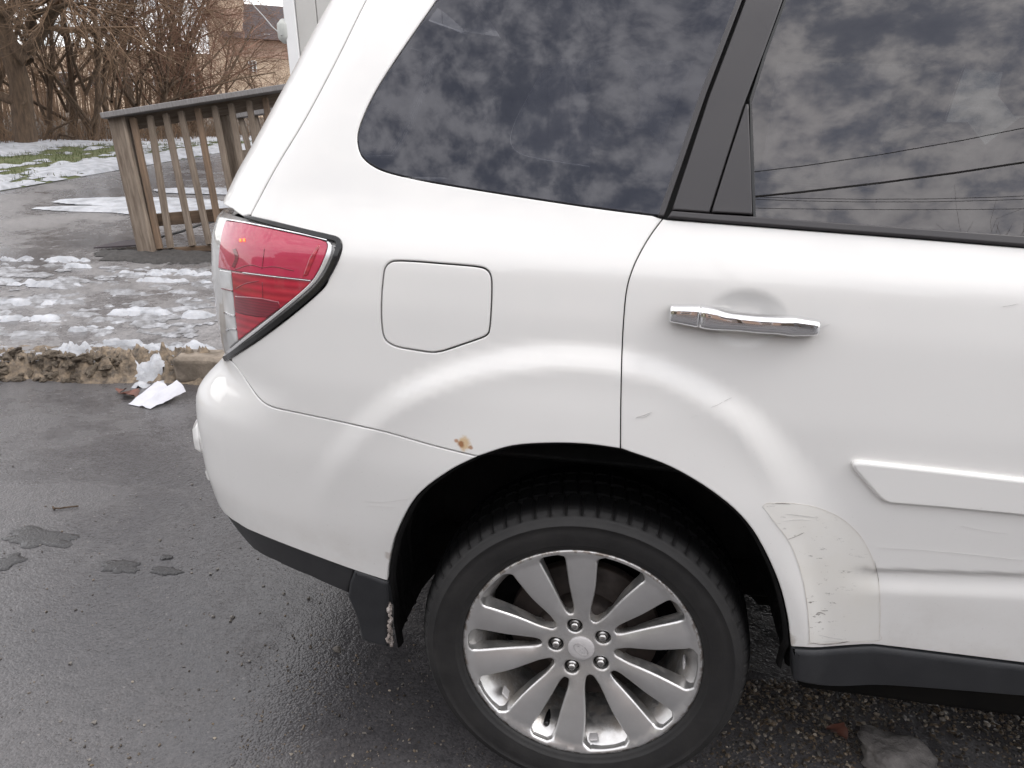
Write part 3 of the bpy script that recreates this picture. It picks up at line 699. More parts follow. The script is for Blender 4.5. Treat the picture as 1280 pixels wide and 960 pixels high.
# distant wooded rise closing the view between the trunks
V = []; Fc = []; rg = random.Random(4); paths = []
for i in range(260):
    px = rg.uniform(-40, 250); D_ = rg.uniform(20, 34); p = atD((px, 150), D_); z0 = terr(p[0], p[1])
    h = rg.uniform(1.5, 4.0); lx = rg.gauss(0, .5)
    q = np.array([p[0], p[1], z0]); paths.append([(q, .035), (q + np.array([lx * .4, 0, h * .5]), .025), (q + np.array([lx, rg.gauss(0, .4), h]), .008)])
    for k in range(4):
        t = rg.uniform(.3, .9); b = q + np.array([lx * t, 0, h * t]); paths.append([(b, .012), (b + np.array([rg.gauss(0, .7), rg.gauss(0, .5), rg.uniform(.1, .9)]), .004)])
V, Fc = tubes(paths, 3); tag(mesh('far_wood', V, Fc, M['twig']), 'far bare wood reading as one brown mass behind the trees', 'wood', None, 'stuff')

# ---------------------------------------------------------------- the car: its skin as a surface over (u, z)
ZT = np.arange(0.0, 1.9, 0.004)
def tab(pts, s=0.02):
    pts = np.array(pts); v = np.interp(ZT, pts[:, 0], pts[:, 1])
    k = np.exp(-0.5 * (np.arange(-40, 41) * 0.004 / s) ** 2); k /= k.sum()
    vp = np.concatenate([v[0] + (v[1] - v[0]) * np.arange(-40, 0), v, v[-1] + (v[-1] - v[-2]) * np.arange(1, 41)])
    return np.convolve(vp, k, 'valid')
# side profile (depth), rear overhang and corner half axes by height
YS = tab([(0, .09), (.30, .045), (.42, .018), (.55, .0), (.70, -.014), (.85, -.018), (1.0, -.012), (1.085, -.002), (1.17, .038), (1.25, .0655), (1.40, .1235), (1.53, .180), (1.61, .240), (1.67, .34), (1.75, .5)], .014)
_w = np.clip((ZT - 1.17) / .06, 0, 1); YS = YS * (1 - _w) + _w * tab([(1.10, .0165), (1.17, .0385), (1.25, .0655), (1.40, .1235), (1.53, .180), (1.61, .240), (1.67, .34), (1.75, .5)], .035)
XR = tab([(0, -.72), (.28, -.79), (.40, -.885), (.47, -.925), (.56, -.940), (.68, -.941), (.735, -.930), (.775, -.885), (.815, -.835), (.84, -.832), (.90, -.841), (1.0, -.847), (1.08, -.846), (1.14, -.830), (1.20, -.806), (1.40, -.694), (1.6, -.59), (1.75, -.51)], .014)
LL = tab([(0, .30), (.5, .34), (.72, .34), (.80, .28), (1.1, .27), (1.3, .25), (1.6, .22), (1.75, .2)], .03)
BB = tab([(0, .34), (.5, .36), (.72, .36), (.80, .30), (1.1, .30), (1.3, .30), (1.6, .26), (1.75, .2)], .03)
BROW = np.array([(-180, .60), (-90, .50), (0, .50), (30, .52), (53, .56), (66, .594), (80, .616), (94, .622), (109, .626), (126, .630), (180, .60)])
YC = .90                                     # the car's centre line
ZC1, ZC2 = .588, .616                         # height of the sill crease at x = .44 and x = .74
def ss(a, b, x):
    t = np.clip((x - a) / (b - a), 0, 1); return t * t * (3 - 2 * t)
def lin(z, T): return np.interp(z, ZT, T)
def detail(x, z):
    """outward relief of the flat side: wheel arch flare, sill crease, handle dish"""
    r = np.hypot(x, z - .335); a = np.degrees(np.arctan2(z - .335, x))
    rb_ = np.interp(a, BROW[:, 0], BROW[:, 1]); w = .025 + .055 * ss(70, 20, a)
    d = .0155 * ss(rb_ + w * .6, rb_ - w * 1.6, r) * ss(165, 118, np.abs(a)) + .010 * ss(rb_ - .05, .41, r) * ss(178, 120, np.abs(a))
    # hollow along the door above the sill: a soft shelf that starts near x=.46
    zc = ZC1 + (ZC2 - ZC1) * (x - .44) / .30
    d = d - .011 * ss(.43, .54, x) * ss(zc + .004, zc - .006, z) * ss(zc - .050, zc - .006, z) * ss(3.2, 2.9, x)
    # dish behind each door handle
    for hx in (.227, 1.415):
        q = np.sqrt(((x - hx) / .066) ** 2 + ((z - 1.020) / .050) ** 2); d = d - .0085 * ss(1.05, .38, q)
    return d
def S(u, z):
    u = np.asarray(u, float); z = np.asarray(z, float)
    xr = lin(z, XR); L = lin(z, LL); B = lin(z, BB); ys = lin(z, YS)
    x0 = xr + L; q = 1.5708 * np.sqrt((L * L + B * B) / 2); s = x0 - u
    ph = np.clip(s / q, 0, 1) * math.pi / 2
    x = np.where(s <= 0, u, x0 - L * np.sin(ph)); y = ys + np.where(s <= 0, 0, B * (1 - np.cos(ph))) + np.clip(s - q, 0, 9)
    k = np.clip((s - q) / .5, 0, 1); x = x - .05 * k * (2 - k)
    y = y + .05 * np.clip((-.05 - x) / .7, 0, 1) ** 2
    y = y + .38 * np.clip((x - 2.7) / .9, 0, 1.2) ** 2.4
    y = y - detail(x, z) * np.cos(ph)
    return np.stack([x, y, z], -1)
def Nrm(u, z, e=4e-3):
    a = S(u + e, z) - S(u - e, z); b = S(u, z + e) - S(u, z - e)
    n = np.cross(a, b); return n / np.linalg.norm(n, axis=-1, keepdims=True)
def inv(p, guess=None):
    """pixel of the photograph -> (u, z) on the skin"""
    p = np.array(p, float)
    if guess is None: g = onY(p, .03); g = np.array([g[0], g[2]])
    else: g = np.array(guess, float)
    for _ in range(40):
        e = 1e-4; f0 = proj(S(*g)) - p
        J = np.stack([(proj(S(g[0] + e, g[1])) - p - f0) / e, (proj(S(g[0], g[1] + e)) - p - f0) / e], -1)
        try: st = np.linalg.solve(J, -f0)
        except Exception: break
        n = np.abs(st).max()
        if n > .08: st *= .08 / n
        g = g + st
        if n < 1e-6: break
    return (float(g[0]), float(g[1]))
def uzs(pts): return [inv(p) for p in pts]
def centre_u(z):
    xr, L, B, ys = (float(lin(z, T)) for T in (XR, LL, BB, YS))
    return xr + L - 1.5708 * math.sqrt((L * L + B * B) / 2) - (YC - ys - B - .05)
def smooth(pts, n=6):
    """Catmull-Rom through the points"""
    P = [np.array(p, float) for p in pts]; P = [2 * P[0] - P[1]] + P + [2 * P[-1] - P[-2]]; out = []
    for i in range(1, len(P) - 2):
        for k in range(n):
            t = k / n; a, b, c, d = P[i - 1:i + 3]
            out.append(.5 * (2 * b + (c - a) * t + (2 * a - 5 * b + 4 * c - d) * t * t + (3 * b - a - 3 * c + d) * t ** 3))
    return [tuple(p) for p in out] + [tuple(pts[-1])]
def dens(poly, ds):
    out = []; n = len(poly)
    for i in range(n):
        a = np.array(poly[i], float); b = np.array(poly[(i + 1) % n], float); L = np.linalg.norm(b - a)
        if L < 1e-6: continue
        k = max(1, int(math.ceil(L / ds)))
        for j in range(k): out.append(a + (b - a) * j / k)
    r = [out[0]]
    for p in out[1:]:
        if np.linalg.norm(p - r[-1]) > ds * .12: r.append(p)
    if np.linalg.norm(r[0] - r[-1]) < ds * .12: r.pop()
    return np.array(r)
def area(P): return .5 * np.sum(P[:, 0] * np.roll(P[:, 1], -1) - np.roll(P[:, 0], -1) * P[:, 1])
def inset(P, e):
    """move a counter-clockwise outline inwards by e (array or number)"""
    a = P - np.roll(P, 1, 0); b = np.roll(P, -1, 0) - P
    a /= np.linalg.norm(a, axis=1, keepdims=True); b /= np.linalg.norm(b, axis=1, keepdims=True)
    na = np.stack([-a[:, 1], a[:, 0]], 1); nb = np.stack([-b[:, 1], b[:, 0]], 1)
    m = na + nb; l = np.linalg.norm(m, axis=1, keepdims=True); m = m / np.maximum(l, 1e-6)
    c = np.maximum((m * na).sum(1), .55)
    return P + m * (np.asarray(e) / c)[:, None], m
def inside(P, X):
    r = np.zeros(len(X), bool); n = len(P)
    for i in range(n):
        a = P[i]; b = P[(i + 1) % n]
        c = (a[1] > X[:, 1]) != (b[1] > X[:, 1])
        if not c.any(): continue
        r ^= c & (X[:, 0] < (b[0] - a[0]) * (X[:, 1] - a[1]) / ((b[1] - a[1]) if b[1] != a[1] else 1e-12) + a[0])
    return r
def panel(name, outer, mat, parent, holes=(), off=0.0, h=.018, ds=.009, gap=.0010, roll=.0023, drop=.0020, deep=.018, surf=None, norm=None, taper=None, fine=()):
    """a body panel over the outline: rolled edge, turned-in flange, its normals taken from the skin itself"""
    surf = surf or S; norm = norm or Nrm
    loops = []
    for k, lp in enumerate([outer, *holes]):
        P = dens(lp, ds)
        if (area(P) < 0) == (k == 0): P = P[::-1]
        loops.append(P)                       # outer ccw, holes cw: 'inset' then always moves into the panel
    pos = []; nor = []; Fc = []
    rings = []; c0 = 0; verts2 = []; edges2 = []
    for P in loops:
        e0, m0 = inset(P, np.full(len(P), gap)); e1, _ = inset(e0, np.full(len(P), roll)); rings.append((e0, e1, m0))
        n = len(P); verts2 += [tuple(p) for p in e1]; edges2 += [(c0 + i, c0 + (i + 1) % n) for i in range(n)]; c0 += n
    allr = np.array(verts2); lo = allr.min(0); hi = allr.max(0)
    gx = np.arange(lo[0] + h * .5, hi[0], h); gz = np.arange(lo[1] + h * .5, hi[1], h * .866)
    G = np.array([(x + (h / 2 if j % 2 else 0), z) for j, z in enumerate(gz) for x in gx]).reshape(-1, 2)
    for fx0, fz0, fx1, fz1, fh in fine:       # denser points where the relief is tight
        G = G[~((G[:, 0] > fx0) & (G[:, 0] < fx1) & (G[:, 1] > fz0) & (G[:, 1] < fz1))]
        G = np.concatenate([G, np.array([(x, z) for x in np.arange(fx0 + fh / 2, fx1, fh) for z in np.arange(fz0 + fh / 2, fz1, fh)])])
    ok = inside(rings[0][1], G)
    for r_ in rings[1:]: ok &= ~inside(r_[1], G)
    G = G[ok]
    if len(G):
        keep = np.ones(len(G), bool)
        for i in range(0, len(G), 2000):
            d = np.min(((G[i:i + 2000, None, :] - allr[None]) ** 2).sum(-1), 1); keep[i:i + 2000] = d > (min(h, .012) * .5) ** 2
        G = G[keep]
    vv = [Vector(p) for p in verts2] + [Vector(p) for p in G]
    rv, re_, rf, ov, oe, of_ = delaunay_2d_cdt(vv, edges2, [], 0, 1e-7)
    R2 = np.array([tuple(v) for v in rv]); tri = np.array([f for f in rf])
    cen = R2[tri].mean(1); ok = inside(rings[0][1], cen)
    for r_ in rings[1:]: ok &= ~inside(r_[1], cen)
    tri = tri[ok]
    back = {}
    for i, o in enumerate(ov):
        for k in o: back[k] = i
    P3 = surf(R2[:, 0], R2[:, 1]); N3 = norm(R2[:, 0], R2[:, 1])
    pos = list(P3 + N3 * off); nor = list(N3)
    for t in tri:
        a, b, c = R2[t]
        Fc.append(tuple(t) if (b[0] - a[0]) * (c[1] - a[1]) - (b[1] - a[1]) * (c[0] - a[0]) > 0 else tuple(t[::-1]))
    c0 = 0
    for (e0, e1, m0), P in zip(rings, loops):
        n = len(P); ids = [back.get(c0 + i) for i in range(n)]; c0 += n
        A3 = surf(e0[:, 0], e0[:, 1]); An = norm(e0[:, 0], e0[:, 1])
        eps = 1e-3; out3 = (surf(e0[:, 0] - m0[:, 0] * eps, e0[:, 1] - m0[:, 1] * eps) - A3) / eps
        out3 /= np.linalg.norm(out3, axis=1, keepdims=True) + 1e-12
        b1 = len(pos)
        pos += list(A3 + An * (off - drop)); nn = An * .6 + out3 * .8; nor += list(nn / np.linalg.norm(nn, axis=1, keepdims=True))
        if taper is not None:
            tw = taper(e0); e2 = e0 + m0 * -tw[:, None]
        else: e2 = e0
        A2 = surf(e2[:, 0], e2[:, 1])
        b2 = len(pos); pos += list(A3 + An * (off - drop - .0004)); nor += list(out3)
        b3 = len(pos); pos += list(A2 + An * (off - deep)); nor += list(out3)
        if taper is not None:
            wn_ = out3 * deep + An * tw[:, None]; wn_ /= np.linalg.norm(wn_, axis=1, keepdims=True); nor[b2:] = list(wn_) + list(wn_)
        for i in range(n):
            j = (i + 1) % n
            Fc.append((ids[i], b1 + i, b1 + j, ids[j])); Fc.append((b2 + i, b3 + i, b3 + j, b2 + j))
    Fc = [f for f in Fc if len(set(f)) == len(f)]
    pa = np.array(pos); na_ = np.array(nor)
    for k, f in enumerate(Fc):                # winding agrees with the normals
        p_ = pa[list(f)]; g_ = np.cross(p_[1] - p_[0], p_[2] - p_[0]) if len(f) == 3 else np.cross(p_[2] - p_[0], p_[3] - p_[1])
        if g_ @ na_[list(f)].sum(0) < 0: Fc[k] = f[::-1]
    return mesh(name, pos, Fc, mat, parent, True, nor)
def strip_px(path, w, n=5):
    """a band of width w pixels along a pixel path, as a (u, z) outline"""
    P = np.array(smooth(path, n)); T = np.gradient(P, axis=0); T /= np.linalg.norm(T, axis=1, keepdims=True); Nn = np.stack([-T[:, 1], T[:, 0]], 1)
    W = np.interp(np.linspace(0, 1, len(P)), np.linspace(0, 1, len(np.atleast_1d(w))), np.atleast_1d(w))[:, None] / 2
    return uzs(list(map(tuple, P + Nn * W)) + list(map(tuple, (P - Nn * W)[::-1])))

car = empty('car'); tag(car, 'white estate car with chrome handles and silver alloy wheel', 'car')
SIDE = []                                    # parts that the far side repeats
def side(o): SIDE.append(o); return o

# --- outlines taken off the photograph
gapd = smooth([(828.5, 273), (813, 294), (800, 316), (790, 338), (783, 364), (779.5, 400), (777.5, 440), (776, 500), (775.5, 561)], 5)   # rear edge of the rear door
arch_r = [(775.5, 561.5), (840, 585), (900, 622), (940, 662), (970, 720), (984, 770), (988.5, 809)]
arch_l = [(484, 727), (486, 705), (495, 668), (520, 622), (560, 590), (597, 571)]
arch_t = [(597, 571), (640, 558), (690, 554.5), (735, 556), (775.5, 561.5)]
seam = smooth([(284, 447), (298, 462), (313, 484), (325, 499.5), (340, 509), (370, 516), (420, 526.5), (480, 540), (540, 557), (597, 571)], 4)
gas_top = [(312.5, 271.5), (335, 276), (370, 286), (410, 296)]
gas_r = [(410, 296), (423, 301), (426.5, 309), (422, 325), (411, 346), (402, 362), (360, 398), (320, 427), (288, 447)]
ht = inv((312, 271)); hm = inv((380, 150.5)); hb = inv((456.5, 0)); sl_ = (hb[0] - hm[0]) / (hb[1] - hm[1])
hatch_line = smooth(uzs([(312, 271), (318, 258), (345, 208), (380, 150), (420, 75), (457, 0)]), 4) + [(hb[0] + sl_ * (1.60 - hb[1]) * .92, 1.60)]
# quarter glass
gl_in = smooth(uzs([(829, 270.5), (760, 262), (690, 252), (600, 238), (530, 226), (490, 217), (468, 208.5), (452, 195), (446.5, 176), (450, 155), (466, 119), (490, 80), (520, 36), (545, 0)]), 5)
g0 = gl_in[-1]; gt = inv((926, 0)); gb = inv((829, 270)); gs = (gt[0] - gb[0]) / (gt[1] - gb[1]); gr_top = (gt[0] + gs * (1.575 - gt[1]), 1.575)
gl_out = gl_in + [(g0[0] + .045, 1.535), (g0[0] + .085, 1.566), (g0[0] + .13, 1.575), gr_top]
quarter = uzs(arch_t[::-1] + seam[::-1][1:-1]) if False else None
outer = uzs(smooth(arch_t, 6)) + uzs(gapd[::-1]) + [(gr_top[0] + .02, 1.575), (gr_top[0] + .035, 1.625)] + [(hatch_line[-1][0] + .01, 1.625)] + hatch_line[::-1] + uzs(gas_r[:0] + smooth(gas_top, 3) + smooth(gas_r, 4)[1:]) + uzs(seam[2:])
# glass opening: cut it out of the same outline by running along the glass edge
iA = len(uzs(smooth(arch_t, 6))) + len(gapd)
fuel_px = [(240 + a / 3.2, 240 + b / 3.2) for a, b in [(757, 400), (764, 330), (772, 300), (792, 280), (822, 274), (900, 277), (1000, 285), (1100, 293), (1155, 300), (1182, 313), (1197, 342), (1199, 400), (1196, 480), (1190, 550), (1180, 572), (1155, 586), (1080, 612), (1015, 634), (985, 641), (955, 643), (890, 634), (825, 622), (790, 607), (768, 585), (758, 540), (755, 470)]]
fuel = uzs(smooth(fuel_px + fuel_px[:1], 3)[:-1])
def hole_poly(): return gl_out
quarter_outer = uzs(smooth(arch_t, 6)) + uzs(gapd[::-1]) + gl_out[1:] + [(gr_top[0] + .035, 1.63), (hatch_line[-1][0] + .012, 1.63)] + hatch_line[::-1] + uzs(smooth(gas_top, 3)[1:] + smooth(gas_r, 4)[1:]) + uzs(seam[2:-1])
side(panel('quarter_panel', quarter_outer, M['paint'], car, [fuel], h=.016))
side(panel('fuel_door', fuel, M['paint'], car, gap=.0018, h=.02))
o = panel('quarter_window', gl_out, M['glass_dark'], car, norm=lambda u, z: Nrm(u, 1.36 + (np.asarray(z) - 1.36) * .3, .02), off=-.0015, gap=.0008, roll=.002, drop=.001, deep=.005, h=.03); side(o)
# black print and seal round the quarter glass
# --- pillar dressings between the two windows
side(panel('pillar_moulding', uzs([(821.7, 271), (830, 271.3), (856, 196), (882, 120), (905, 60), (928, 0)]) + [(inv((928, 0))[0] + gs * .075, inv((928, 0))[1] + .075), (inv((920.5, 0))[0] + gs * .075, inv((920.5, 0))[1] + .075)] + uzs([(920.5, 0), (897, 60), (873.7, 120), (848, 196)]), M['trim_black'], car, off=.005, gap=.0004, roll=.0022, drop=.002, deep=.02, h=.03))
pt_l, pt_r = inv((931.6, 0)), inv((979, 0))
side(panel('pillar_trim', uzs([(839, 263.5), (887, 267), (909, 198), (931.5, 128), (955, 66), (979, 0)]) + [(pt_r[0] + gs * .075, pt_r[1] + .075), (pt_l[0] + gs * .075, pt_l[1] + .075)] + uzs([(931.6, 0), (909, 60), (886, 120), (862, 194)]), M['trim_black'], car, off=.004, gap=.0008, roll=.0028, drop=.002, deep=.02, h=.03))
side(panel('corner_trim', uzs([(888.5, 266.5), (910, 198), (931.8, 131), (935.5, 131), (938, 200), (940.5, 269.5)]), M['trim_black'], car, off=.0062, gap=.0006, roll=.0022, drop=.0025, deep=.02, h=.03))
sr1, sr2 = inv((1280, 296)), inv((1280, 309))
BX = .985                                     # front edge of the rear door
belt_lo_slope = (inv((1280, 309))[1] - inv((1000, 286.5))[1]) / (inv((1280, 309))[0] - inv((1000, 286.5))[0])
zb0 = sr2[1] + belt_lo_slope * (BX - sr2[0]); zb1 = zb0 + (sr1[1] - sr2[1])
side(panel('belt_moulding', uzs([(833.5, 273.2), (900, 279), (1000, 286.8), (1140, 297.5), (1280, 309)]) + [(BX, zb0), (BX, zb1)] + uzs([(1280, 295.5), (1140, 285.5), (1000, 275.5), (940, 270.8), (887, 267.6), (839.5, 264)]), M['trim_black'], car, off=.007, gap=.0006, roll=.003, drop=.0035, deep=.02, h=.03))
dgl = uzs([(941.5, 271.5), (1000, 276.5), (1140, 286.5), (1280, 296.5)]) + [(BX - .05, zb1), (BX - .05, 1.575)] + [(pt_r[0] + gs * .1, pt_r[1] + .1)] + uzs([(979.5, 0), (955, 67), (936.5, 126), (938.5, 190)])
side(panel('door_window', dgl, M['glass'], car, norm=lambda u, z: Nrm(u, 1.36 + (np.asarray(z) - 1.36) * .3, .02), off=-.003, gap=.0, roll=.002, drop=.001, deep=.005, h=.016))
side(panel('window_seal', uzs([(936.8, 124), (955, 66), (979.5, 0)]) + [(inv((979.5, 0))[0] + gs * .08, inv((979.5, 0))[1] + .08), (inv((983.5, 0))[0] + gs * .08, inv((983.5, 0))[1] + .08)] + uzs([(983.5, 0), (959, 66), (940, 128), (945, 271.5), (941.2, 271.5), (937.6, 200)]), M['gloss_black'], car, off=.001, gap=.0, roll=.001, drop=.001, deep=.012, h=.03))
# --- rear door
rl = inv((1280, 829.5)); zs = rl[1]
door_outer = uzs(gapd) + uzs(smooth(arch_r, 5)[1:]) + uzs(smooth([(988.5, 809), (1020, 810.5), (1050, 808.5), (1085, 806.5), (1115, 809), (1280, 829.5)], 4)[1:]) + [(BX, zs - .002), (BX, zb0)] + uzs([(1280, 309), (1140, 297.5), (1000, 286.8), (900, 279), (833.5, 273.8)])
side(panel('rear_door', door_outer, M['paint'], car, h=.014, fine=[(.135, .955, .315, 1.085, .005), (.43, .545, BX - .01, .63, .006)]))
rub = uzs(smooth([(1067, 586), (1063.8, 579.5), (1067.5, 575), (1082, 575.3)], 2)[:-1] + [(1082, 575.4), (1180, 586), (1280, 597.5)]) + [(BX - .02, inv((1280, 597.5))[1]), (BX - .02, inv((1280, 642))[1])] + uzs([(1280, 642), (1180, 632.5)] + smooth([(1120, 627.5), (1108, 626), (1097, 619.5), (1080, 601), (1067, 586)], 3)[:-1])
side(panel('rub_strip', rub, M['paint'], car, off=.012, gap=.0, roll=.0055, drop=.0055, deep=.016, h=.016))
film_px = smooth([(953, 634), (957, 629.5), (970, 628.5), (990, 629), (1020, 634), (1050, 647), (1072, 666), (1086, 688), (1095, 712), (1099, 735), (1100, 765), (1099, 800)], 4)[:-1] + [(1099, 800), (1060, 802.5), (1012, 804.5)] + smooth([(1012, 804.5), (1011, 780), (1008, 750), (1001, 715), (988, 680), (970, 655), (953, 634)], 4)[:-1]
filmp = uzs(film_px)
side(panel('protective_film', filmp, M['film'], car, off=.0006, gap=.0, roll=.001, drop=.0005, deep=.001, h=.016))
def ribbon(name, pts, w, mat, off=.0009):
    return panel(name, strip_px(pts, w * .65, 4), mat, car, off=off, gap=.0, roll=.00015, drop=.0001, deep=.0006, h=.05, ds=.02)
ribbon('film_edge', film_px[:-1], 1.0, M['film_edge'], .0011)
for pts, w, mt_ in [([(888, 509.5), (897, 506), (904, 502)], .8, 'scratch'), ([(904, 502), (912, 498), (916, 496.5)], 1.0, 'scratch'), ([(862, 522), (868, 520), (873, 517)], .6, 'scratch_fine'), ([(794, 522), (803, 519.5), (816, 514.5)], 1.1, 'scratch'), ([(798, 521.5), (806, 521), (813, 517)], .6, 'scratch'), ([(1024, 412), (1031, 407.5), (1039, 404)], .7, 'scratch_fine'),
                    ([(1105, 588), (1110, 592), (1114, 595)], .9, 'scratch'), ([(1235, 619), (1255, 622), (1280, 626)], .8, 'scratch'), ([(1098, 684.5), (1150, 687), (1200, 691.5), (1280, 700)], .7, 'scratch_fine'), ([(1252, 383), (1262, 382), (1274, 379)], .8, 'scratch'), ([(1200, 657), (1230, 663), (1260, 667)], .5, 'scratch_fine'),
                    ([(982, 642), (1000, 644), (1022, 647)], .8, 'scratch'), ([(978, 651), (996, 649), (1014, 650)], .7, 'scratch_fine'), ([(984, 674), (995, 670), (1005, 665)], 1.0, 'scratch_dark'), ([(1012, 803), (1030, 805), (1047, 803.5), (1062, 801)], 1.6, 'scratch_dark'), ([(1020, 766), (1026, 765.5), (1032, 768)], 1.8, 'scratch_dark'), ([(1026, 762), (1030, 763), (1035, 762.5)], 1.4, 'scratch_dark'), ([(1022, 793), (1040, 797), (1055, 799)], .8, 'scratch'), ([(968, 628.8), (978, 629), (988, 629.4)], 1.3, 'scratch_dark'), ([(1093, 700), (1096, 715), (1098.5, 728)], .9, 'scratch_dark'),
                    ([(455, 626), (480, 627), (520, 622)], .5, 'scratch_fine'), ([(460, 632), (480, 633), (497, 634)], .5, 'scratch_fine')]:
    ribbon('scratch', pts, w, M[mt_], .0014)
# --- chrome pull handle with its key cap
def handle(hx):
    dx = hx - .2215
    H = empty('door_handle', (0, 0, 0), 0, car)
    xs = [inv(p)[0] for p in ((837, 388), (873, 392), (1021, 405))]
    zt = uzs([(836.2, 378.4), (872, 377.5), (890.6, 380.3), (907.5, 385), (945, 388.6), (978.7, 391.6), (984.4, 390.6), (1022, 398)])
    zl = uzs([(835.3, 399), (870, 405.6), (886.9, 408.5), (915, 407.5), (945, 410.8), (976.9, 414), (979.7, 416.5), (1020, 416)])
    gx_ = np.linspace(xs[0] - .004, xs[2] + .004, 200)
    sm_ = lambda T: np.convolve(np.pad(np.interp(gx_, [p[0] for p in T], [p[1] for p in T]), 12, mode='edge'), np.hanning(27)[1:-1] / np.hanning(27).sum(), 'valid')
    ZU, ZD = sm_(zt), sm_(zl)
    def seg(name, x0, x1, par, n=40):
        V = []; Fc = []; m = 20
        for i in range(n + 1):
            x = x0 + (x1 - x0) * i / n; zu = np.interp(x, gx_, ZU); zd = np.interp(x, gx_, ZD)
            e = min((x - x0), (x1 - x)); sh = 1 - .16 * math.exp(-e / .002)
            xf = (x - xs[0]) / (xs[2] - xs[0]); th = .020 - .010 * (2 * xf - 1) ** 2
            ysk = float(S(.085, 1.03)[1]) + .003; zc, hh = (zu + zd) / 2, (zu - zd) / 2 * (.92 + .08 * sh)
            for k in range(m):
                t = 2 * math.pi * k / m; c, s_ = math.cos(t), math.sin(t); ex = .5
                V.append((x + dx, ysk - .018 - (.012 + th * .35) * math.copysign(abs(c) ** ex, c) * sh - .004 * (1 - (2 * xf - 1) ** 2), zc + hh * math.copysign(abs(s_) ** .62, s_)))
        for i in range(n):
            for k in range(m):
                k2 = (k + 1) % m; Fc.append((i * m + k, i * m + k2, (i + 1) * m + k2, (i + 1) * m + k))
        Fc.append(tuple(range(m))[::-1]); Fc.append(tuple(n * m + k for k in range(m)))
        bm = bmesh.new(); me = bpy.data.meshes.new(name); me.from_pydata([tuple(map(float, v)) for v in V], [], Fc); bm.from_mesh(me); bmesh.ops.recalc_face_normals(bm, faces=bm.faces[:]); bm.to_mesh(me); bm.free()
        return link(name, me, M['chrome'], par)
    seg('key_cap', xs[0], xs[1] - .0006, H); seg('pull_bar', xs[1] + .0006, xs[2], H)
    for xx in (xs[0] + .02, xs[2] - .035):
        bm = bmesh.new(); box_bm(bm, (xx + dx, float(S(xx, 1.06)[1]) - .004, 1.0235 - .0012 * (xx > .2)), (.03, .03, .010), None, .003); bmo('mount', bm, M['chrome'], H)
    return H
side(handle(.2215)); side(handle(1.41))
# --- bumper, cladding
ce = uzs(smooth([(484.5, 727), (440, 712.5), (380, 690.5), (335, 673), (310, 662.5)], 4))
zc_ = ce[-1][1]
bump_outer = ce + [(-.90, .475), (-1.0, .468), (centre_u(.465), .465), (centre_u(.82), .822), (-1.0, .822), (-.86, .828)] + uzs([(286, 448.5)] + seam[2:]) + uzs(smooth(arch_l, 5)[::-1][1:-1])
side(panel('bumper', bump_outer, M['paint'], car, h=.016))
lowtop = [(p[0], p[1]) for p in ce]
clad_top = uzs(smooth([(443, 713.5), (380, 690.5), (335, 673), (310, 662.5)], 4)) + [(-.90, .475), (-1.0, .468), (centre_u(.465), .465)]
clad_bot = [(centre_u(.33), .335), (-.93, .335), (-.86, .345)] + uzs([(318, 693), (345, 705), (385, 723), (434, 745)])
side(panel('bumper_cladding', clad_top + clad_bot, M['black_plastic'], car, off=-.004, roll=.006, drop=.004, h=.02, gap=.001))
flap = uzs(smooth([(443, 713), (462, 719.5), (484.5, 728)], 3) + [(485.5, 750), (485.5, 780), (485, 809)] + [(470, 806), (452, 800)] + smooth([(452, 800), (449, 785), (444, 768), (434.5, 746)], 3)[1:] + [(437, 728)])
side(panel('arch_cladding', flap, M['grey_plastic'], car, off=.004, gap=.0005, roll=.008, drop=.006, deep=.03, h=.014))
side(panel('bumper_ridge', [(-.955, .585), (-1.2, .585), (-1.5, .585), (-1.5, .655), (-1.2, .655), (-.975, .648), (-.955, .62)], M['paint'], car, off=.016, gap=.0, roll=.012, drop=.013, deep=.02, h=.03))
side(panel('bumper_ridge', [(-.965, .50), (-1.2, .50), (-1.2, .535), (-.975, .532)], M['paint'], car, off=.012, gap=.0, roll=.009, drop=.010, deep=.02, h=.03))
rock_t = uzs(smooth([(990, 811.5), (1020, 813), (1050, 811), (1085, 808.5), (1115, 811), (1280, 832)], 4)); rock_b = uzs(smooth([(992, 850), (1015, 855.5), (1050, 858), (1095, 856.5), (1150, 859.5), (1280, 870)], 4))
rz, bz = rock_t[-1][1], rock_b[-1][1]
side(panel('sill_cladding', rock_t + [(BX, rz), (2.26, rz - .01), (2.30, bz)] + [(BX, bz - .004)] + rock_b[::-1], M['grey_plastic'], car, off=.007, gap=.0, roll=.010, drop=.008, deep=.04, h=.016))
# --- tail light
def tl(x, y): return (250 + x / 4.574, 250 + y / 4.574)
lens_b = uzs(smooth(gas_top, 3) + smooth(gas_r, 4)[1:-1]) + [inv((286, 446.5)), (-.80, .838), (-.86, .835), (-.97, .845), (-1.0, .98), (-.99, 1.128), (-.86, 1.133), (-.76, 1.135)]
TL = empty('tail_light', (0, 0, 0), 0, car); side(TL)
panel('lens_body', lens_b, M['lens_clear'], TL, off=-.001, gap=.002, roll=.012, drop=.005, deep=.03, h=.012)
up = uzs([tl(*p) for p in [(108, 388), (120, 250), (135, 165), (152, 118), (240, 128), (400, 163), (560, 199), (690, 228), (724, 243), (731, 262), (720, 310), (690, 380), (650, 450), (638, 460), (500, 443), (340, 423), (180, 403)]])
panel('red_lens', up, M['lens_red'], TL, off=.0018, gap=.0, roll=.002, drop=.001, deep=.004, h=.02)
lo_ = uzs([tl(*p) for p in [(182, 408), (340, 427), (500, 447), (636, 464), (628, 480), (560, 545), (470, 612), (380, 680), (300, 742), (222, 803), (214, 740), (204, 660), (196, 560), (188, 470)]])
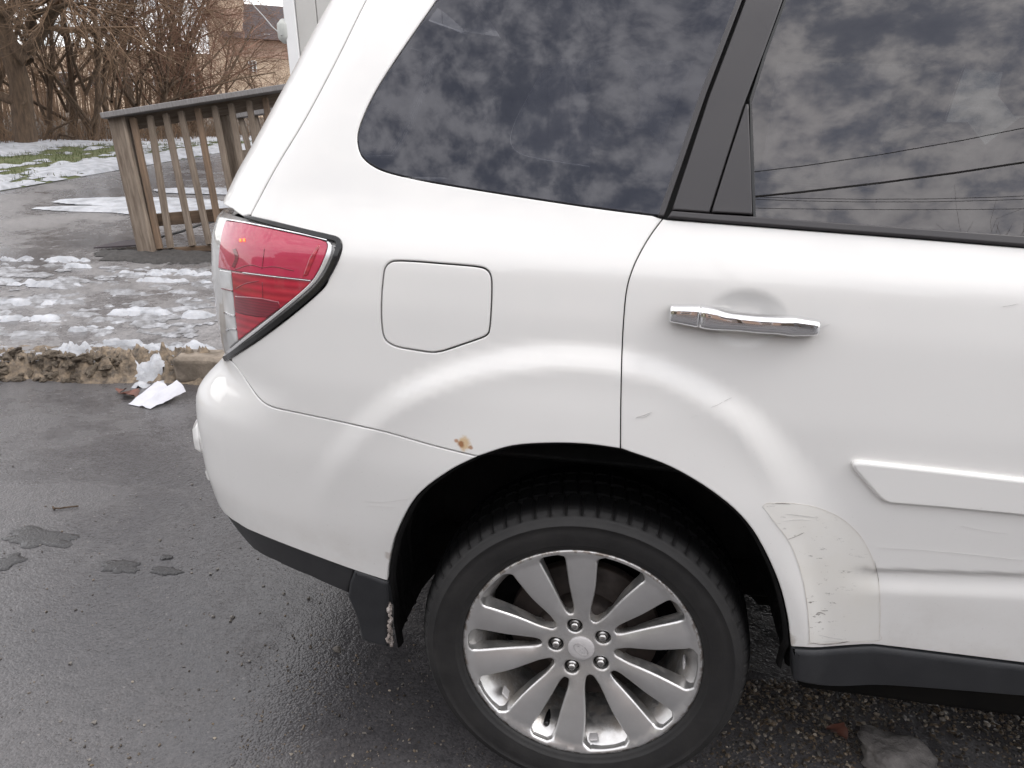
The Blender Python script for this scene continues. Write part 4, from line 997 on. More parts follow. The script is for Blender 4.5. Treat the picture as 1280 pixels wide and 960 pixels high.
panel('red_lens', lo_, M['lens_red_ribbed'], TL, off=.0018, gap=.0, roll=.002, drop=.001, deep=.004, h=.02)
panel('dark_reflector', uzs([tl(*p) for p in [(205, 548), (290, 553), (360, 560), (455, 580), (460, 618), (390, 670), (340, 668), (260, 655), (206, 640)]]), M['lens_dark'], TL, off=.0026, gap=.0, roll=.002, drop=.0006, deep=.004, h=.03)
panel('dark_reflector', uzs([tl(*p) for p in [(630, 330), (680, 255), (690, 262), (655, 345), (620, 430), (590, 440)]]), M['lens_red_ribbed'], TL, off=.0026, gap=.0, roll=.002, drop=.0006, deep=.004, h=.03)
panel('silver_reflector', uzs([tl(*p) for p in [(110, 395), (178, 405), (184, 470), (194, 570), (203, 670), (214, 760), (218, 806), (172, 850), (160, 800), (148, 690), (132, 560), (118, 470)]]), M['lens_silver'], TL, off=.0016, gap=.0, roll=.003, drop=.0015, deep=.004, h=.02)
for pts_, w_ in (([(372, 278), (366, 330), (358, 396)], 1.0), ([(205, 398), (290, 372), (360, 386), (430, 382), (540, 405)], 1.2), ([(200, 280), (215, 330), (195, 385)], 4.5), ([(205, 510), (260, 480), (340, 462)], 1.0), ([(360, 470), (362, 560), (355, 668)], 1.0)):
    panel('reflector_rib', strip_px([tl(*p) for p in pts_], w_), M['lens_dark'], TL, off=.0022, gap=.0, roll=.0004, drop=.0003, deep=.003, h=.05)
panel('silver_rib', strip_px([tl(*p) for p in [(250, 416), (400, 435), (635, 461)]], [1.4, 1.1, .8]), M['chrome'], TL, off=.0034, gap=.0, roll=.0006, drop=.0004, deep=.003, h=.05)
panel('silver_rib', strip_px([tl(*p) for p in [(130, 505), (160, 512), (192, 520)]], 1.2), M['lens_dark'], TL, off=.0034, gap=.0, roll=.0003, drop=.0004, deep=.003, h=.05).name
panel('silver_rib', strip_px([tl(*p) for p in [(145, 640), (175, 655), (205, 662)]], 2.2), M['chrome'], TL, off=.0034, gap=.0, roll=.0003, drop=.0004, deep=.003, h=.05)
panel('silver_rib', strip_px([tl(*p) for p in [(153, 745), (180, 735), (212, 738)]], 2.2), M['chrome'], TL, off=.0034, gap=.0, roll=.0003, drop=.0004, deep=.003, h=.05)
panel('chrome_strip', strip_px([tl(*p) for p in [(732, 240), (745, 262), (738, 310), (715, 365), (690, 415), (655, 465), (600, 520), (500, 605), (350, 727), (250, 805), (165, 872)]], [2.2, 6, 4.6, 3.6, 3.6, 3.6]), M['silver_trim'], TL, off=.0036, gap=.0, roll=.0012, drop=.001, deep=.005, h=.03)
panel('gasket', strip_px([tl(*p) for p in [(262, 99), (300, 106), (400, 132), (520, 162), (640, 192), (740, 215), (780, 226), (796, 246), (790, 290), (765, 360), (735, 420), (700, 470), (640, 535), (500, 650), (330, 782), (170, 893), (145, 908)]], [3.5, 6.5, 7.5, 7, 7.5, 7.5, 8, 6.5]), M['gloss_black'], TL, off=.0045, gap=.0, roll=.002, drop=.002, deep=.02, h=.03)
panel('upper_trim', strip_px([tl(*p) for p in [(152, 112), (300, 137), (500, 178), (640, 208), (728, 230)]], 1.6), M['chrome'], TL, off=.0030, gap=.0, roll=.0005, drop=.0004, deep=.004, h=.05)
for q in ((236, 231), (257, 230)): panel('lens_glint', uzs([tl(q[0] - 6, q[1] - 8), tl(q[0] + 6, q[1] - 8), tl(q[0] + 7, q[1] + 9), tl(q[0] - 6, q[1] + 9)]), M['lens_glint'], TL, off=.0026, gap=.0, roll=.0006, drop=.0004, deep=.003, h=.05)
# --- tailgate (each half from the side to the centre line)
cu = centre_u
tg = hatch_line + [(hatch_line[-1][0], 1.605), (cu(1.605), 1.605)] + [(cu(1.4), 1.4), (cu(1.137), 1.145)] + [(-1.05, 1.145), (-.85, 1.145), (-.74, 1.142)] + uzs([(300, 268)])
hatch_r = [(p[0], p[1]) for p in hatch_line]
rgl = [(cu(1.53), 1.53), (cu(1.22), 1.22), (-1.02, 1.22), (-.94, 1.30), (-.86, 1.44), (-.82, 1.53)]
side(panel('tailgate', hatch_r[1:] + [(hatch_r[-1][0], 1.61), (cu(1.60), 1.61), (cu(1.4), 1.4), (cu(1.15), 1.145), (-1.05, 1.145), (-.85, 1.144), (-.74, 1.142)] + uzs([(303, 270.5)]), M['paint'], car, [rgl], h=.02))
side(panel('rear_window', rgl, M['glass'], car, off=-.002, gap=.001, roll=.002, drop=.001, deep=.005, h=.04))
side(panel('tailgate', [(cu(1.14), 1.138), (cu(.83), .83), (-1.005, .83), (-1.003, .98), (-.995, 1.138)], M['paint'], car, h=.03))
# --- front half of the side
A0 = BX + .004
side(panel('front_door', [(A0, zb0), (A0, zs - .002), (2.17, zs - .004), (2.19, .52), (2.24, .72), (2.26, .95), (2.25, 1.10), (2.22, zb0 - .03)], M['paint'], car, h=.03, fine=[(A0 + .02, .55, 2.10, .67, .010), (1.32, .955, 1.51, 1.085, .007)]))
zr_ = rub[len(rub) // 3][1]; _rt, _rb = max(p[1] for p in rub if p[0] > .9), min(p[1] for p in rub if p[0] > .9)
side(panel('rub_strip', [(A0 + .02, _rb), (2.02, _rb), (2.06, _rb + .03), (2.07, _rt - .01), (2.05, _rt), (A0 + .02, _rt)], M['paint'], car, off=.012, gap=.0, roll=.0055, drop=.0055, deep=.016, h=.02))
side(panel('belt_moulding', [(A0, zb0), (2.22, zb0 - .03), (2.24, zb0 - .015), (A0, zb1)], M['trim_black'], car, off=.006, gap=.001, roll=.003, drop=.003, h=.05))
side(panel('door_window', [(A0 + .05, zb1), (2.12, zb0 - .01), (1.72, 1.52), (1.62, 1.565), (A0 + .05, 1.575)], M['glass_front'], car, off=-.003, gap=.0, roll=.002, drop=.001, deep=.005, h=.05))
side(panel('pillar_trim', [(BX - .05, zb1), (A0 + .05, zb1), (A0 + .05, 1.575), (BX - .05, 1.575)], M['trim_black'], car, off=.002, gap=.0, h=.05))
cant = [(gr_top[0] - .25, 1.566), (A0, 1.566), (1.62, 1.556), (1.72, 1.520), (2.14, zb0 - .01), (2.24, zb0 - .012), (2.26, zb0 - .005), (1.80, 1.565), (1.68, 1.622), (gr_top[0] + .04, 1.634), (gr_top[0] - .25, 1.634)]
side(panel('roof_pillar', cant, M['paint'], car, off=.0012, h=.04))
FW_ = 2.70
fa = [(FW_ + .42 * math.cos(t), .335 + .46 * math.sin(t)) for t in np.linspace(math.pi - .15, .2, 24)]
side(panel('front_wing', [(2.175, zs - .004)] + fa + [(3.15, .45), (3.40, .50), (3.46, .72), (3.40, .93), (3.0, 1.06), (2.5, 1.12), (2.225, zb0 - .03), (2.255, 1.10), (2.265, .95), (2.245, .72), (2.195, .52)], M['paint'], car, h=.035))
side(panel('front_bumper', [(3.115, .44), (3.12, .335), (3.5, .33), (3.62, .40), (3.66, .60), (3.62, .72), (3.465, .72), (3.405, .50), (3.15, .45)], M['paint'], car, h=.04))
# mirrored copies for the far side
def copy_tree(o, parent):
    c = o.copy(); COL.objects.link(c); c.parent = parent
    for ch in [x for x in bpy.data.objects if x.parent is o]: copy_tree(ch, c)
    return c
for o in list(SIDE):
    if o.name.startswith(('scratch', 'film', 'protective', 'fuel')): continue
    c = copy_tree(o, car); c.scale = (1, -1, 1); c.location = (0, 2 * YC, 0)
# roof, bonnet, windscreen, nose: sheets spanned from side to side
def span(name, pairs, mat, crown, n=16):
    V = []; Fc = []
    for (x, z), cr_ in zip(pairs, crown):
        y0 = float(S(x, z)[1]) if x > -.45 else float(S(x + .1, z)[1]) + .0
        for k in range(n + 1):
            t = k / n; V.append((x, y0 + (2 * YC - 2 * y0) * t, z + cr_ * (1 - (2 * t - 1) ** 2)))
    for i in range(len(pairs) - 1):
        for k in range(n): Fc.append((i * (n + 1) + k, (i + 1) * (n + 1) + k, (i + 1) * (n + 1) + k + 1, i * (n + 1) + k + 1))
    return mesh(name, V, Fc, mat, car)
span('roof', [(-.56, 1.60), (-.50, 1.625), (-.2, 1.632), (.4, 1.635), (1.2, 1.63), (1.70, 1.618), (1.80, 1.565)], M['paint'], [.03, .05, .06, .065, .065, .055, .05])
span('windscreen', [(1.80, 1.562), (2.02, 1.39), (2.25, 1.19)], M['glass_front'], [.05, .04, .03])
span('bonnet', [(2.24, 1.165), (2.5, 1.125), (3.0, 1.065), (3.40, .935), (3.48, .86)], M['paint'], [.03, .05, .05, .04, .03])
span('grille', [(3.47, .86), (3.53, .72), (3.60, .62), (3.62, .45), (3.52, .33)], M['black_plastic'], [0, 0, 0, 0, 0])
# underbody and cabin
def cbox(name, c, s, mat, bev=.02):
    bm = bmesh.new(); box_bm(bm, c, s, None, bev); return bmo(name, bm, mat, car, True)
cbox('underbody', (1.35, YC, .335), (4.1, 1.10, .10), M['under']); cbox('sill_box', (1.345, .30, .325), (1.85, .46, .12), M['under']); cbox('sill_box', (1.345, 1.50, .325), (1.85, .46, .12), M['under']); cbox('rear_valance', (-.52, YC, .40), (.22, 1.4, .09), M['under'])
cbox('cabin_floor', (1.0, YC, .62), (2.6, 1.20, .04), M['interior']); cbox('cargo_floor', (-.40, YC, .84), (.8, 1.2, .06), M['interior'])
cbox('dashboard', (2.2, YC, .98), (.45, 1.44, .30), M['interior'], .06)
for y in (.50, .90, 1.30):
    cbox('rear_seat', (.28, y, .78), (.52, .38, .20), M['seat'], .05); cbox('rear_backrest', (.02, y, 1.06), (.16, .38, .50), M['seat'], .05); cbox('headrest', (-.03, y, 1.38), (.10, .24, .14), M['seat'], .04)
for y in (.52, 1.28):
    cbox('front_seat', (1.20, y, .78), (.54, .50, .20), M['seat'], .05); cbox('front_backrest', (.88, y, 1.08), (.16, .48, .56), M['seat'], .06); cbox('headrest', (.82, y, 1.44), (.10, .26, .16), M['seat'], .04)
# inner shell behind the panel gaps and a headliner
V = []; Fc = []
us = np.linspace(-.72, 2.2, 40); zz = [.5, .62, .75, .9, 1.0, 1.08, 1.13]
for z in zz:
    for u in us:
        P = S(u, z); n_ = Nrm(u, z); q = P - n_ * .028
        V.append(tuple(q))
for j in range(len(zz) - 1):
    for i in range(len(us) - 1):
        uc, zc = (us[i] + us[i + 1]) / 2, (zz[j] + zz[j + 1]) / 2
        if math.hypot(uc / .44, (zc - .335) / .50) < 1.06: continue
        Fc.append((j * 40 + i, j * 40 + i + 1, (j + 1) * 40 + i + 1, (j + 1) * 40 + i))
sh = mesh('inner_shell', V, Fc, M['interior'], car); c = sh.copy(); COL.objects.link(c); c.scale = (1, -1, 1); c.location = (0, 2 * YC, 0)
_e = lambda p, dz: (inv(p)[0] + gs * dz, inv(p)[1] + dz)
side(panel('pillar_lining', uzs([(796, 270), (945, 271)]) + uzs([(985, 0)]) + [_e((985, 0), .09), _e((893, 0), .09)] + uzs([(893, 0)]), M['interior'], car, off=-.022, gap=0, h=.05))
V = []; Fc = []; us = np.linspace(-.45, 1.70, 30)
for z in (1.56, 1.58, 1.60, 1.615):
    for u in us: V.append(tuple(S(u, z) - Nrm(u, z) * .022))
for j in range(3):
    for i in range(29): Fc.append((j * 30 + i, j * 30 + i + 1, (j + 1) * 30 + i + 1, (j + 1) * 30 + i))
rl_ = mesh('roof_lining', V, Fc, M['interior'], car); c = rl_.copy(); COL.objects.link(c); c.scale = (1, -1, 1); c.location = (0, 2 * YC, 0)
V = []; Fc = []
for x in us:
    y0 = float(S(x, 1.60)[1]) + .012
    for k in range(13): V.append((x, y0 + (2 * YC - 2 * y0) * k / 12, 1.585 + .055 * (1 - (2 * k / 12 - 1) ** 2)))
for i in range(29):
    for k in range(12): Fc.append((i * 13 + k, (i + 1) * 13 + k, (i + 1) * 13 + k + 1, i * 13 + k + 1))
mesh('headliner', V, Fc, M['interior'], car)
cbox('fuel_tank', (.80, YC, .31), (.86, .90, .26), M['under'], .05); cbox('shade_box_rear', (-.55, YC, .34), (.30, .80, .20), M['under'], .05)  # boxes added under the body to blacken the view past the tyre
for yy in (.22, 1.58): cbox('splash_guard', (.405, yy, .385), (.02, .30, .13), M['liner'], .006)
# wheel arch liner
def liner(cx):
    arc = uzs(smooth(arch_l, 4)) + uzs(smooth(arch_t, 4)[1:]) + uzs(smooth(arch_r, 4)[1:])
    arc = [(-.40, .22), (-.404, .27), inv((485, 790)), inv((485, 770))] + arc + [(arc[-1][0] + .004, .38), (arc[-1][0] + .004, .335)]
    V = []; Fc = []; prof = [(.996, .002), (.985, .008), (.978, .022), (.99, .032), (1.02, .045), (1.03, .10), (1.02, .105), (1.03, .112), (1.03, .17), (1.018, .176), (1.03, .184), (1.03, .24), (1.0, .30), (.93, .34)]
    for u, z in arc:
        b = S(u, z); 
        for k, dy in prof: V.append((cx + u * k, max(float(b[1]), -.06 + 0 * z) + (.006 if z > .40 else .03) + dy, .335 + (z - .335) * k))
    m_ = len(prof)
    for i in range(len(arc) - 1):
        for j in range(m_ - 1): Fc.append((i * m_ + j, (i + 1) * m_ + j, (i + 1) * m_ + j + 1, i * m_ + j + 1))
    b = len(V); V.append((cx, .36, .335))
    for i in range(len(arc) - 1): Fc.append((i * m_ + m_ - 1, (i + 1) * m_ + m_ - 1, b))
    o = mesh('wheel_liner', V, Fc, M['liner'], car, False); return o
ln_o = liner(0); 
bm = bmesh.new()                              # felt pad and bracket on the rear of the well
V = []; Fc = []
for j, y in enumerate((.07, .12, .18, .235)):
    for i in range(9):
        t = math.radians(118 + i * 6.5); k = .435 - .02 * ((i - 4) / 4) ** 2; V.append((k * 1.0 * math.cos(t), y, .335 + k * 1.06 * math.sin(t)))
for j in range(3):
    for i in range(8): Fc.append((j * 9 + i, j * 9 + i + 1, (j + 1) * 9 + i + 1, (j + 1) * 9 + i))
mesh('felt_pad', V, Fc, M['liner_felt'], ln_o)
for cx, far in ((0, 1), (FW_, 0), (FW_, 1)):
    c = ln_o.copy(); COL.objects.link(c); c.location = (cx, 2 * YC if far else 0, 0); c.scale = (1, -1 if far else 1, 1)
# salt crust on the flap's edge
rs = random.Random(8); SM = [rock_mesh('salt_lump', s, M['salt'], 1, .6) for s in range(3)]
bm = bmesh.new()
for i in range(46):
    t = rs.random(); p = (486 + rs.uniform(-1.5, 3.0) * (.4 + t), 758 + 50 * t); u, z = inv(p); b = S(u, z)
    me = SM[i % 3]; s = rs.uniform(.0025, .0062); n0 = len(bm.verts); bm.from_mesh(me); bm.verts.ensure_lookup_table()
    bmesh.ops.transform(bm, matrix=Matrix.Translation((b[0], b[1] - .001 + rs.uniform(0, .012), z)) @ Matrix.Diagonal((s * .8, s, s * 1.6, 1)), verts=bm.verts[n0:])
tag(bmo('salt_crust', bm, M['salt'], car, True), None, None, None, 'stuff')
# spray marks on the liner above the tyre
bm = bmesh.new()
for i in range(150):
    t = math.radians(rs.uniform(58, 122)); y = rs.choice((.10, .106, .176, .18)) + rs.uniform(-.006, .006); k = .463
    L = rs.uniform(.002, .012)
    c_ = Vector((k * .96 * math.cos(t), y - .012, .335 + k * math.sin(t) - .012)); a = Vector((-math.sin(t), 0, math.cos(t))) * L
    vs_ = [bm.verts.new(c_ - a), bm.verts.new(c_ + a), bm.verts.new(c_ + a + Vector((0, .0012, .001))), bm.verts.new(c_ - a + Vector((0, .0012, .001)))]; bm.faces.new(vs_)
tag(bmo('spray_marks', bm, M['salt'], ln_o), None, None, None, 'stuff')

# ---------------------------------------------------------------- wheels
def rim_depth(r): return np.interp(r, [0, .045, .06, .075, .10, .15, .20, .214, .221, .226, .232], [.029, .029, .0285, .026, .0205, .0115, .0055, .0045, .0025, .0, .0])
def Sw(u, z):
    u = np.asarray(u, float); z = np.asarray(z, float); r = np.hypot(u, z); a = (np.arctan2(z, u) - LUGA[0]) % (math.pi / 5) / (math.pi / 5) * 2 - 1
    crown = .0085 * np.clip(np.abs(a) / .8, 0, 1) ** 2 * ss(.07, .10, r) * ss(.224, .205, r)      # each spoke is gently domed across its width
    return np.stack([u, rim_depth(r) + crown, z], -1)
def Nw(u, z, e=1.5e-3):
    a = Sw(u + e, z) - Sw(u - e, z); b = Sw(u, z + e) - Sw(u, z - e); n = np.cross(a, b); return n / np.linalg.norm(n, axis=-1, keepdims=True)
lug_px = [(660 + a * .109375, 755 + b * .109375) for a, b in ((537, 275), (857, 410), (838, 700), (510, 740), (325, 480))]
lug_c = [onY(p, .029) for p in lug_px]; lc0 = np.mean(lug_c, 0)
angs = [math.atan2(c[2] - lc0[2], c[0] - lc0[0]) for c in lug_c]
a0 = np.mean([((a - k * -2 * math.pi / 5 + math.pi) % (2 * math.pi)) - math.pi for k, a in enumerate([angs[0], angs[1], angs[2], angs[3], angs[4]])])
LUGA = [a0 - 2 * math.pi / 5 * k for k in range(5)]
def rot2(p, t): return (p[0] * math.cos(t) - p[1] * math.sin(t), p[0] * math.sin(t) + p[1] * math.cos(t))
def slot(r0, w0, r1, w1, bow, rc):
    """a slot along +x: tip at r0, outer arc at r1, its corners rounded"""
    s1 = smooth([(r0, w0 * .0), (r0 + w0 * .45, w0 * .8), (r0 + .02, w0 + (w1 - w0) * .10 - bow * .4), ((r0 + r1) / 2, (w0 + w1) * .48 - bow), (r1 - .030, w1 * .90 - bow * .4), (r1 - rc, w1), (r1 - .002, w1 - rc * .7)], 6)
    arc = [(math.sqrt(max(r1 * r1 - y * y, 0)), y) for y in np.linspace(w1 - rc, -(w1 - rc), 12)]
    return s1 + arc + [(x, -y) for x, y in s1[::-1]][:-1]
wide = slot(.064, .009, .2195, .0455, .001, .014); nar = slot(.079, .006, .2185, .0225, .0, .009)
holes = []
for k in range(5):
    holes.append([rot2(p, LUGA[k]) for p in nar]); holes.append([rot2(p, LUGA[k] + math.pi / 5) for p in wide])
    holes.append([(.050 * math.cos(LUGA[k]) + .0152 * math.cos(t), .050 * math.sin(LUGA[k]) + .0152 * math.sin(t)) for t in np.linspace(0, 2 * math.pi, 25)[:-1]])
def wheel_taper(P):
    r = np.hypot(P[:, 0], P[:, 1]); t = .004 + .022 * ss(.195, .214, r) - .003 * ss(.075, .06, r); return -(-t) * 1.0
disc_out = [(.232 * math.cos(t), .232 * math.sin(t)) for t in np.linspace(0, 2 * math.pi, 121)[:-1]]
def make_wheel(parent):
    W = empty('wheel', (0, 0, .335), 0, parent)
    def tp(P):
        r = np.hypot(P[:, 0], P[:, 1]); t = np.where(r > .231, 0., .0045 + .0075 * ss(.190, .216, r) - .0035 * ss(.082, .068, r)); return t
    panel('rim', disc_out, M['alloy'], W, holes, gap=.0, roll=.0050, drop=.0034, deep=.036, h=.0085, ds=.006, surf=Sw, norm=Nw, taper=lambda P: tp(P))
    V, Fc = lathe([(.232, .003), (.229, .012), (.214, .026), (.203, .044), (.199, .06), (.197, .12), (.200, .20)], 96); mesh('barrel', V, Fc, M['alloy'], W)
    V, Fc = lathe([(.0, .085), (.15, .085), (.152, .09), (.152, .11)], 48); mesh('brake_disc', V, Fc, M['disc'], W)
    V, Fc = lathe([(.0, .05), (.085, .05), (.09, .058), (.092, .09)], 40); mesh('hub', V, Fc, M['disc'], W)
    V, Fc = lathe([(.0, .17), (.20, .17)], 40); mesh('back_plate', V, Fc, M['liner'], W)
    # tyre with tread blocks on the shoulders
    prof = [(.226, .016), (.232, .004), (.2345, -.001), (.238, -.0035), (.2445, -.0062), (.2452, -.0077), (.2475, -.0079), (.250, -.0085), (.262, -.0115), (.276, -.0128), (.2868, -.0117), (.2875, -.0127), (.2895, -.0123), (.2902, -.0108), (.300, -.0075), (.3025, -.0055), (.3045, -.003), (.307, .001), (.312, .008), (.3165, .018), (.320, .031), (.322, .044), (.323, .052), (.3165, .053), (.3165, .059), (.3235, .060), (.325, .085), (.325, .097), (.318, .098), (.318, .105), (.3255, .106), (.3255, .135), (.318, .136), (.318, .143), (.325, .144), (.323, .175), (.318, .195), (.306, .21), (.29, .222), (.23, .212)]
    n = 396; V = []; Fc = []; m_ = len(prof); rj = random.Random(2)
    for k in range(n):
        t = 2 * math.pi * k / n
        for j, (r, y) in enumerate(prof):
            cut = k % 6 == 0 or (k % 6 == 5 and False)
            cut2 = (k + 3) % 6 == 0
            if r > .3065 and y >= .001 and y < .055 and cut: r -= .0075
            elif r > .3232 and .06 <= y < .1 and (k % 6 in (2,)): r -= .006
            elif r > .3232 and y > .1 and cut2: r -= .006
            if .245 < r < .30 and y < .0: r += .0003 * mnoise.noise(Vector((t * 9, r * 60, 0)))
            z = r * math.sin(t)
            V.append((r * math.cos(t), y, z))
    for k in range(n):
        k2 = (k + 1) % n
        for j in range(m_ - 1): Fc.append((k * m_ + j, k * m_ + j + 1, k2 * m_ + j + 1, k2 * m_ + j))
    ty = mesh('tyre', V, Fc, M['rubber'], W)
    ty.data.polygons.foreach_set('use_smooth', [not (prof[i % (m_ - 1)][0] > .305 and prof[i % (m_ - 1)][1] >= .0) for i in range(len(ty.data.polygons))])
    # centre cap with its faint oval emblem, raised stars inside
    V, Fc = lathe([(.0, .0235), (.014, .0237), (.0235, .0245), (.0262, .0262), (.0268, .031)], 48); cap = mesh('centre_cap', V, Fc, M['cap_grey'], W)
    V, Fc = tubes([[((.0165 * math.cos(t), .0233 + .0002 * 1, .0095 * math.sin(t)), .0007) for t in np.linspace(0, 2 * math.pi, 41)]], 5); em = mesh('emblem', V, Fc, M['cap_mark'], W); em.rotation_euler = (0, math.radians(38), 0)
    bm = bmesh.new()
    for (sx, sz, sr) in ((-.0085, .0025, .0034), (.001, .0035, .0017), (.006, .003, .0017), (.0, -.002, .0017), (.006, -.003, .0017), (.0095, -.0005, .0017)):
        vs_ = []
        for q in range(8):
            t = q * math.pi / 4; rr = sr if q % 2 == 0 else sr * .38; vs_.append(bm.verts.new((sx + rr * math.cos(t), .0231, sz + rr * math.sin(t))))
        bm.faces.new(vs_)
    st = bmo('emblem', bm, M['cap_mark'], W); st.rotation_euler = (0, math.radians(38), 0)
    for k in range(5):
        cx, cz = .050 * math.cos(LUGA[k]), .050 * math.sin(LUGA[k])
        V, Fc = lathe([(.0, .0255), (.0035, .0258), (.0062, .0272), (.0078, .0298), (.0081, .034), (.0100, .0345), (.0108, .0375), (.0108, .046)], 24)
        lg = mesh('lug_nut', V, Fc, M['nut'], W); lg.location = (cx, 0, cz)
        V, Fc = lathe([(.0107, .0425), (.0165, .0420)], 24); sc_ = mesh('nut_seat', V, Fc, M['nut_dark'], W); sc_.location = (cx, 0, cz)
    # valve stem near the lower slot
    vp = onY((683.5, 902.5), .035); V, Fc = lathe([(.0, .0), (.0045, .0005), (.0062, .004), (.0066, .022), (.006, .04)], 16); vo_ = mesh('valve_cap', V, Fc, M['gloss_black'], W); vo_.location = (vp[0], vp[1] - .008, vp[2] - .335)
    # balance weights on the barrel, seen through the wide slots
    for px in ((632, 866), (742, 921), (855, 828)):
        q = onY(px, .026); bm = bmesh.new(); box_bm(bm, (0, 0, 0), (.018, .024, .004), None, .0015); bw = bmo('balance_pad', bm, M['cap_grey'], W)
        a = math.atan2(q[2] - .335, q[0]); rr = math.hypot(q[0], q[2] - .335); bw.location = (q[0], .0275, q[2] - .335); bw.rotation_euler = (0, -(a + math.pi / 2), 0)
    return W
Wh = make_wheel(car)
for cx, far in ((0, 1), (FW_, 0), (FW_, 1)):
    c = copy_tree(Wh, car); c.location = (cx, 2 * YC if far else 0, .335); c.scale = (1, -1 if far else 1, 1)

# ---------------------------------------------------------------- small things on the road
# crumpled white paper by the kerb
V = []; Fc = []; c4 = [onZ(p, .004) for p in ((160, 506), (193, 508), (233, 482), (197, 474))]
c4 = [onZ((160, 505), .004), onZ((188, 511), .004), onZ((232, 486), .05), onZ((197, 476), .05)]
for j in range(13):
    for i in range(15):
        u, v = i / 14, j / 12
        p = (c4[0] * (1 - u) + c4[1] * u) * (1 - v) + (c4[3] * (1 - u) + c4[2] * u) * v
        w = .030 * math.exp(-((u - .62 - .1 * v) / .13) ** 2) * (.2 + v) - .024 * math.exp(-((u - .40) / .10) ** 2) * v + .006 * mnoise.noise(Vector((u * 5, v * 5, 2)))
        if u > .8 and v > .3: w += .03 * (u - .8) / .2 * v - .045 * ((u - .9) / .1 if u > .9 else 0) * v
        V.append((p[0], p[1], max(.004, p[2] + w)))
for j in range(12):
    for i in range(14): Fc.append((j * 15 + i, j * 15 + i + 1, (j + 1) * 15 + i + 1, (j + 1) * 15 + i))
tag(mesh('paper', V, Fc, M['paper']), 'crumpled white paper lying in the gutter by the kerb', 'paper')
def leafm(name, px, s, rz, label):
    c = onZ(px, .006); V = []; Fc = []
    for j in range(7):
        for i in range(5):
            u, v = (i - 2) / 2, j / 6; w = math.sin(math.pi * min(1, v * .95 + .05)) ** .7 * .45 * (1 + .2 * math.sin(v * 16))
            V.append((u * w * s, (v - .5) * s, .004 + .012 * u * u * s / .08 + .010 * math.sin(v * 4)))
    for j in range(6):
        for i in range(4): Fc.append((j * 5 + i, j * 5 + i + 1, (j + 1) * 5 + i + 1, (j + 1) * 5 + i))
    o = mesh(name, V, Fc, M['leaf']); o.location = c; o.rotation_euler = (0, 0, rz); tag(o, label, 'leaf')
leafm('dead_leaf', (163, 495), .10, 1.2, 'red brown dead leaf tucked under the white paper')
leafm('dead_leaf', (152, 490), .06, .3, 'small dark dead leaf just left of the white paper')
leafm('dead_leaf', (1045, 918), .05, .8, 'dark red dead leaf on gravel beneath the sill')
tp_ = [onZ(p, .006) for p in ((66, 635), (75, 635.5), (84, 634), (98, 632.5))]
V, Fc = tubes([[(p, .0028) for p in tp_], [(onZ((66, 633), .012), .003), (onZ((68, 637), .004), .003)]], 6, True); tag(mesh('twig', V, Fc, M['bark']), 'thin dark twig lying on the wet road', 'twig')
# dark tar patches: thin irregular pads
def pad(px, a, b, seed, label):
    c = onZ(px); V = [(c[0], c[1], .0045)]; Fc = []; n = 120
    for ring, hh in ((.55, .0045), (.88, .0042), (1.0, .001)):
        for k in range(n):
            t = 2 * math.pi * k / n; r = ring * (1 + .55 * mnoise.noise(Vector((math.cos(t) * 1.7 + seed, math.sin(t) * 1.7, 0))) + (.22 * mnoise.noise(Vector((math.cos(t) * 9, math.sin(t) * 9, seed))) + .16) * mnoise.noise(Vector((math.cos(t) * 4 + seed, math.sin(t) * 5, 3))))
            V.append((c[0] + a * r * math.cos(t), c[1] + b * r * math.sin(t), hh))
    for k in range(n): Fc.append((0, 1 + k, 1 + (k + 1) % n))
    for g in range(2):
        for k in range(n): Fc.append((1 + g * n + k, 1 + (g + 1) * n + k, 1 + (g + 1) * n + (k + 1) % n, 1 + g * n + (k + 1) % n))
    tag(mesh('tar_patch', V, Fc, M['asphalt_patch']), label, 'tar patch', 'dark tar patches on the road', 'structure')
pad((48, 672), .125, .055, 1.0, 'largest ragged dark patch on the road at left')
pad((152, 708), .055, .040, 2.3, 'round dark patch on the road left of the bumper')
pad((207, 714), .045, .022, 3.7, 'small dark patch on the road nearest the bumper')
pad((12, 702), .035, .05, 4.9, 'small ragged dark patch below the largest one')
pad((208, 697), .022, .016, 6.1, 'tiny dark patch above the small road patch')
# loose stones
SG = [rock_mesh('pebble', s, M['gravel'], 1, .55) for s in range(6)]
def scatter(name, n, region, smin, smax, seed, label, clump=None):
    r = random.Random(seed); V = []; Fc = []
    src = [(np.array([tuple(v.co) for v in me.vertices]), [tuple(p.vertices) for p in me.polygons]) for me in SG]
    k = 0; tries = 0
    while k < n and tries < n * 20:
        tries += 1; px = (r.uniform(region[0], region[2]), r.uniform(region[1], region[3])); c = onZ(px)
        if clump and mnoise.noise(Vector((c[0] * clump, c[1] * clump, seed))) < r.uniform(-.5, .45): continue
        s = smin + (smax - smin) * r.random() ** 2.5; v, f = src[r.randrange(6)]; t = r.uniform(0, 6.28); b = len(V)
        sx, sy, sz = s * r.uniform(.8, 1.5), s * r.uniform(.7, 1.1), s * r.uniform(.45, .8); ct, st = math.cos(t), math.sin(t)
        for q in v: V.append((c[0] + q[0] * sx * ct - q[1] * sy * st, c[1] + q[0] * sx * st + q[1] * sy * ct, sz * .55 + q[2] * sz))
        Fc += [tuple(b + i for i in g) for g in f]; k += 1
    tag(mesh(name, V, Fc, M['gravel'], None, False), label, 'gravel', None, 'stuff')
scatter('gravel', 4800, (895, 850, 1330, 1010), .0018, .0062, 1, 'wet brown gravel on the ground beneath the car sill', 3.0)
scatter('gravel', 1500, (300, 800, 960, 1010), .0012, .0036, 2, 'fine grit scattered on the road round the rear wheel', 4.0)
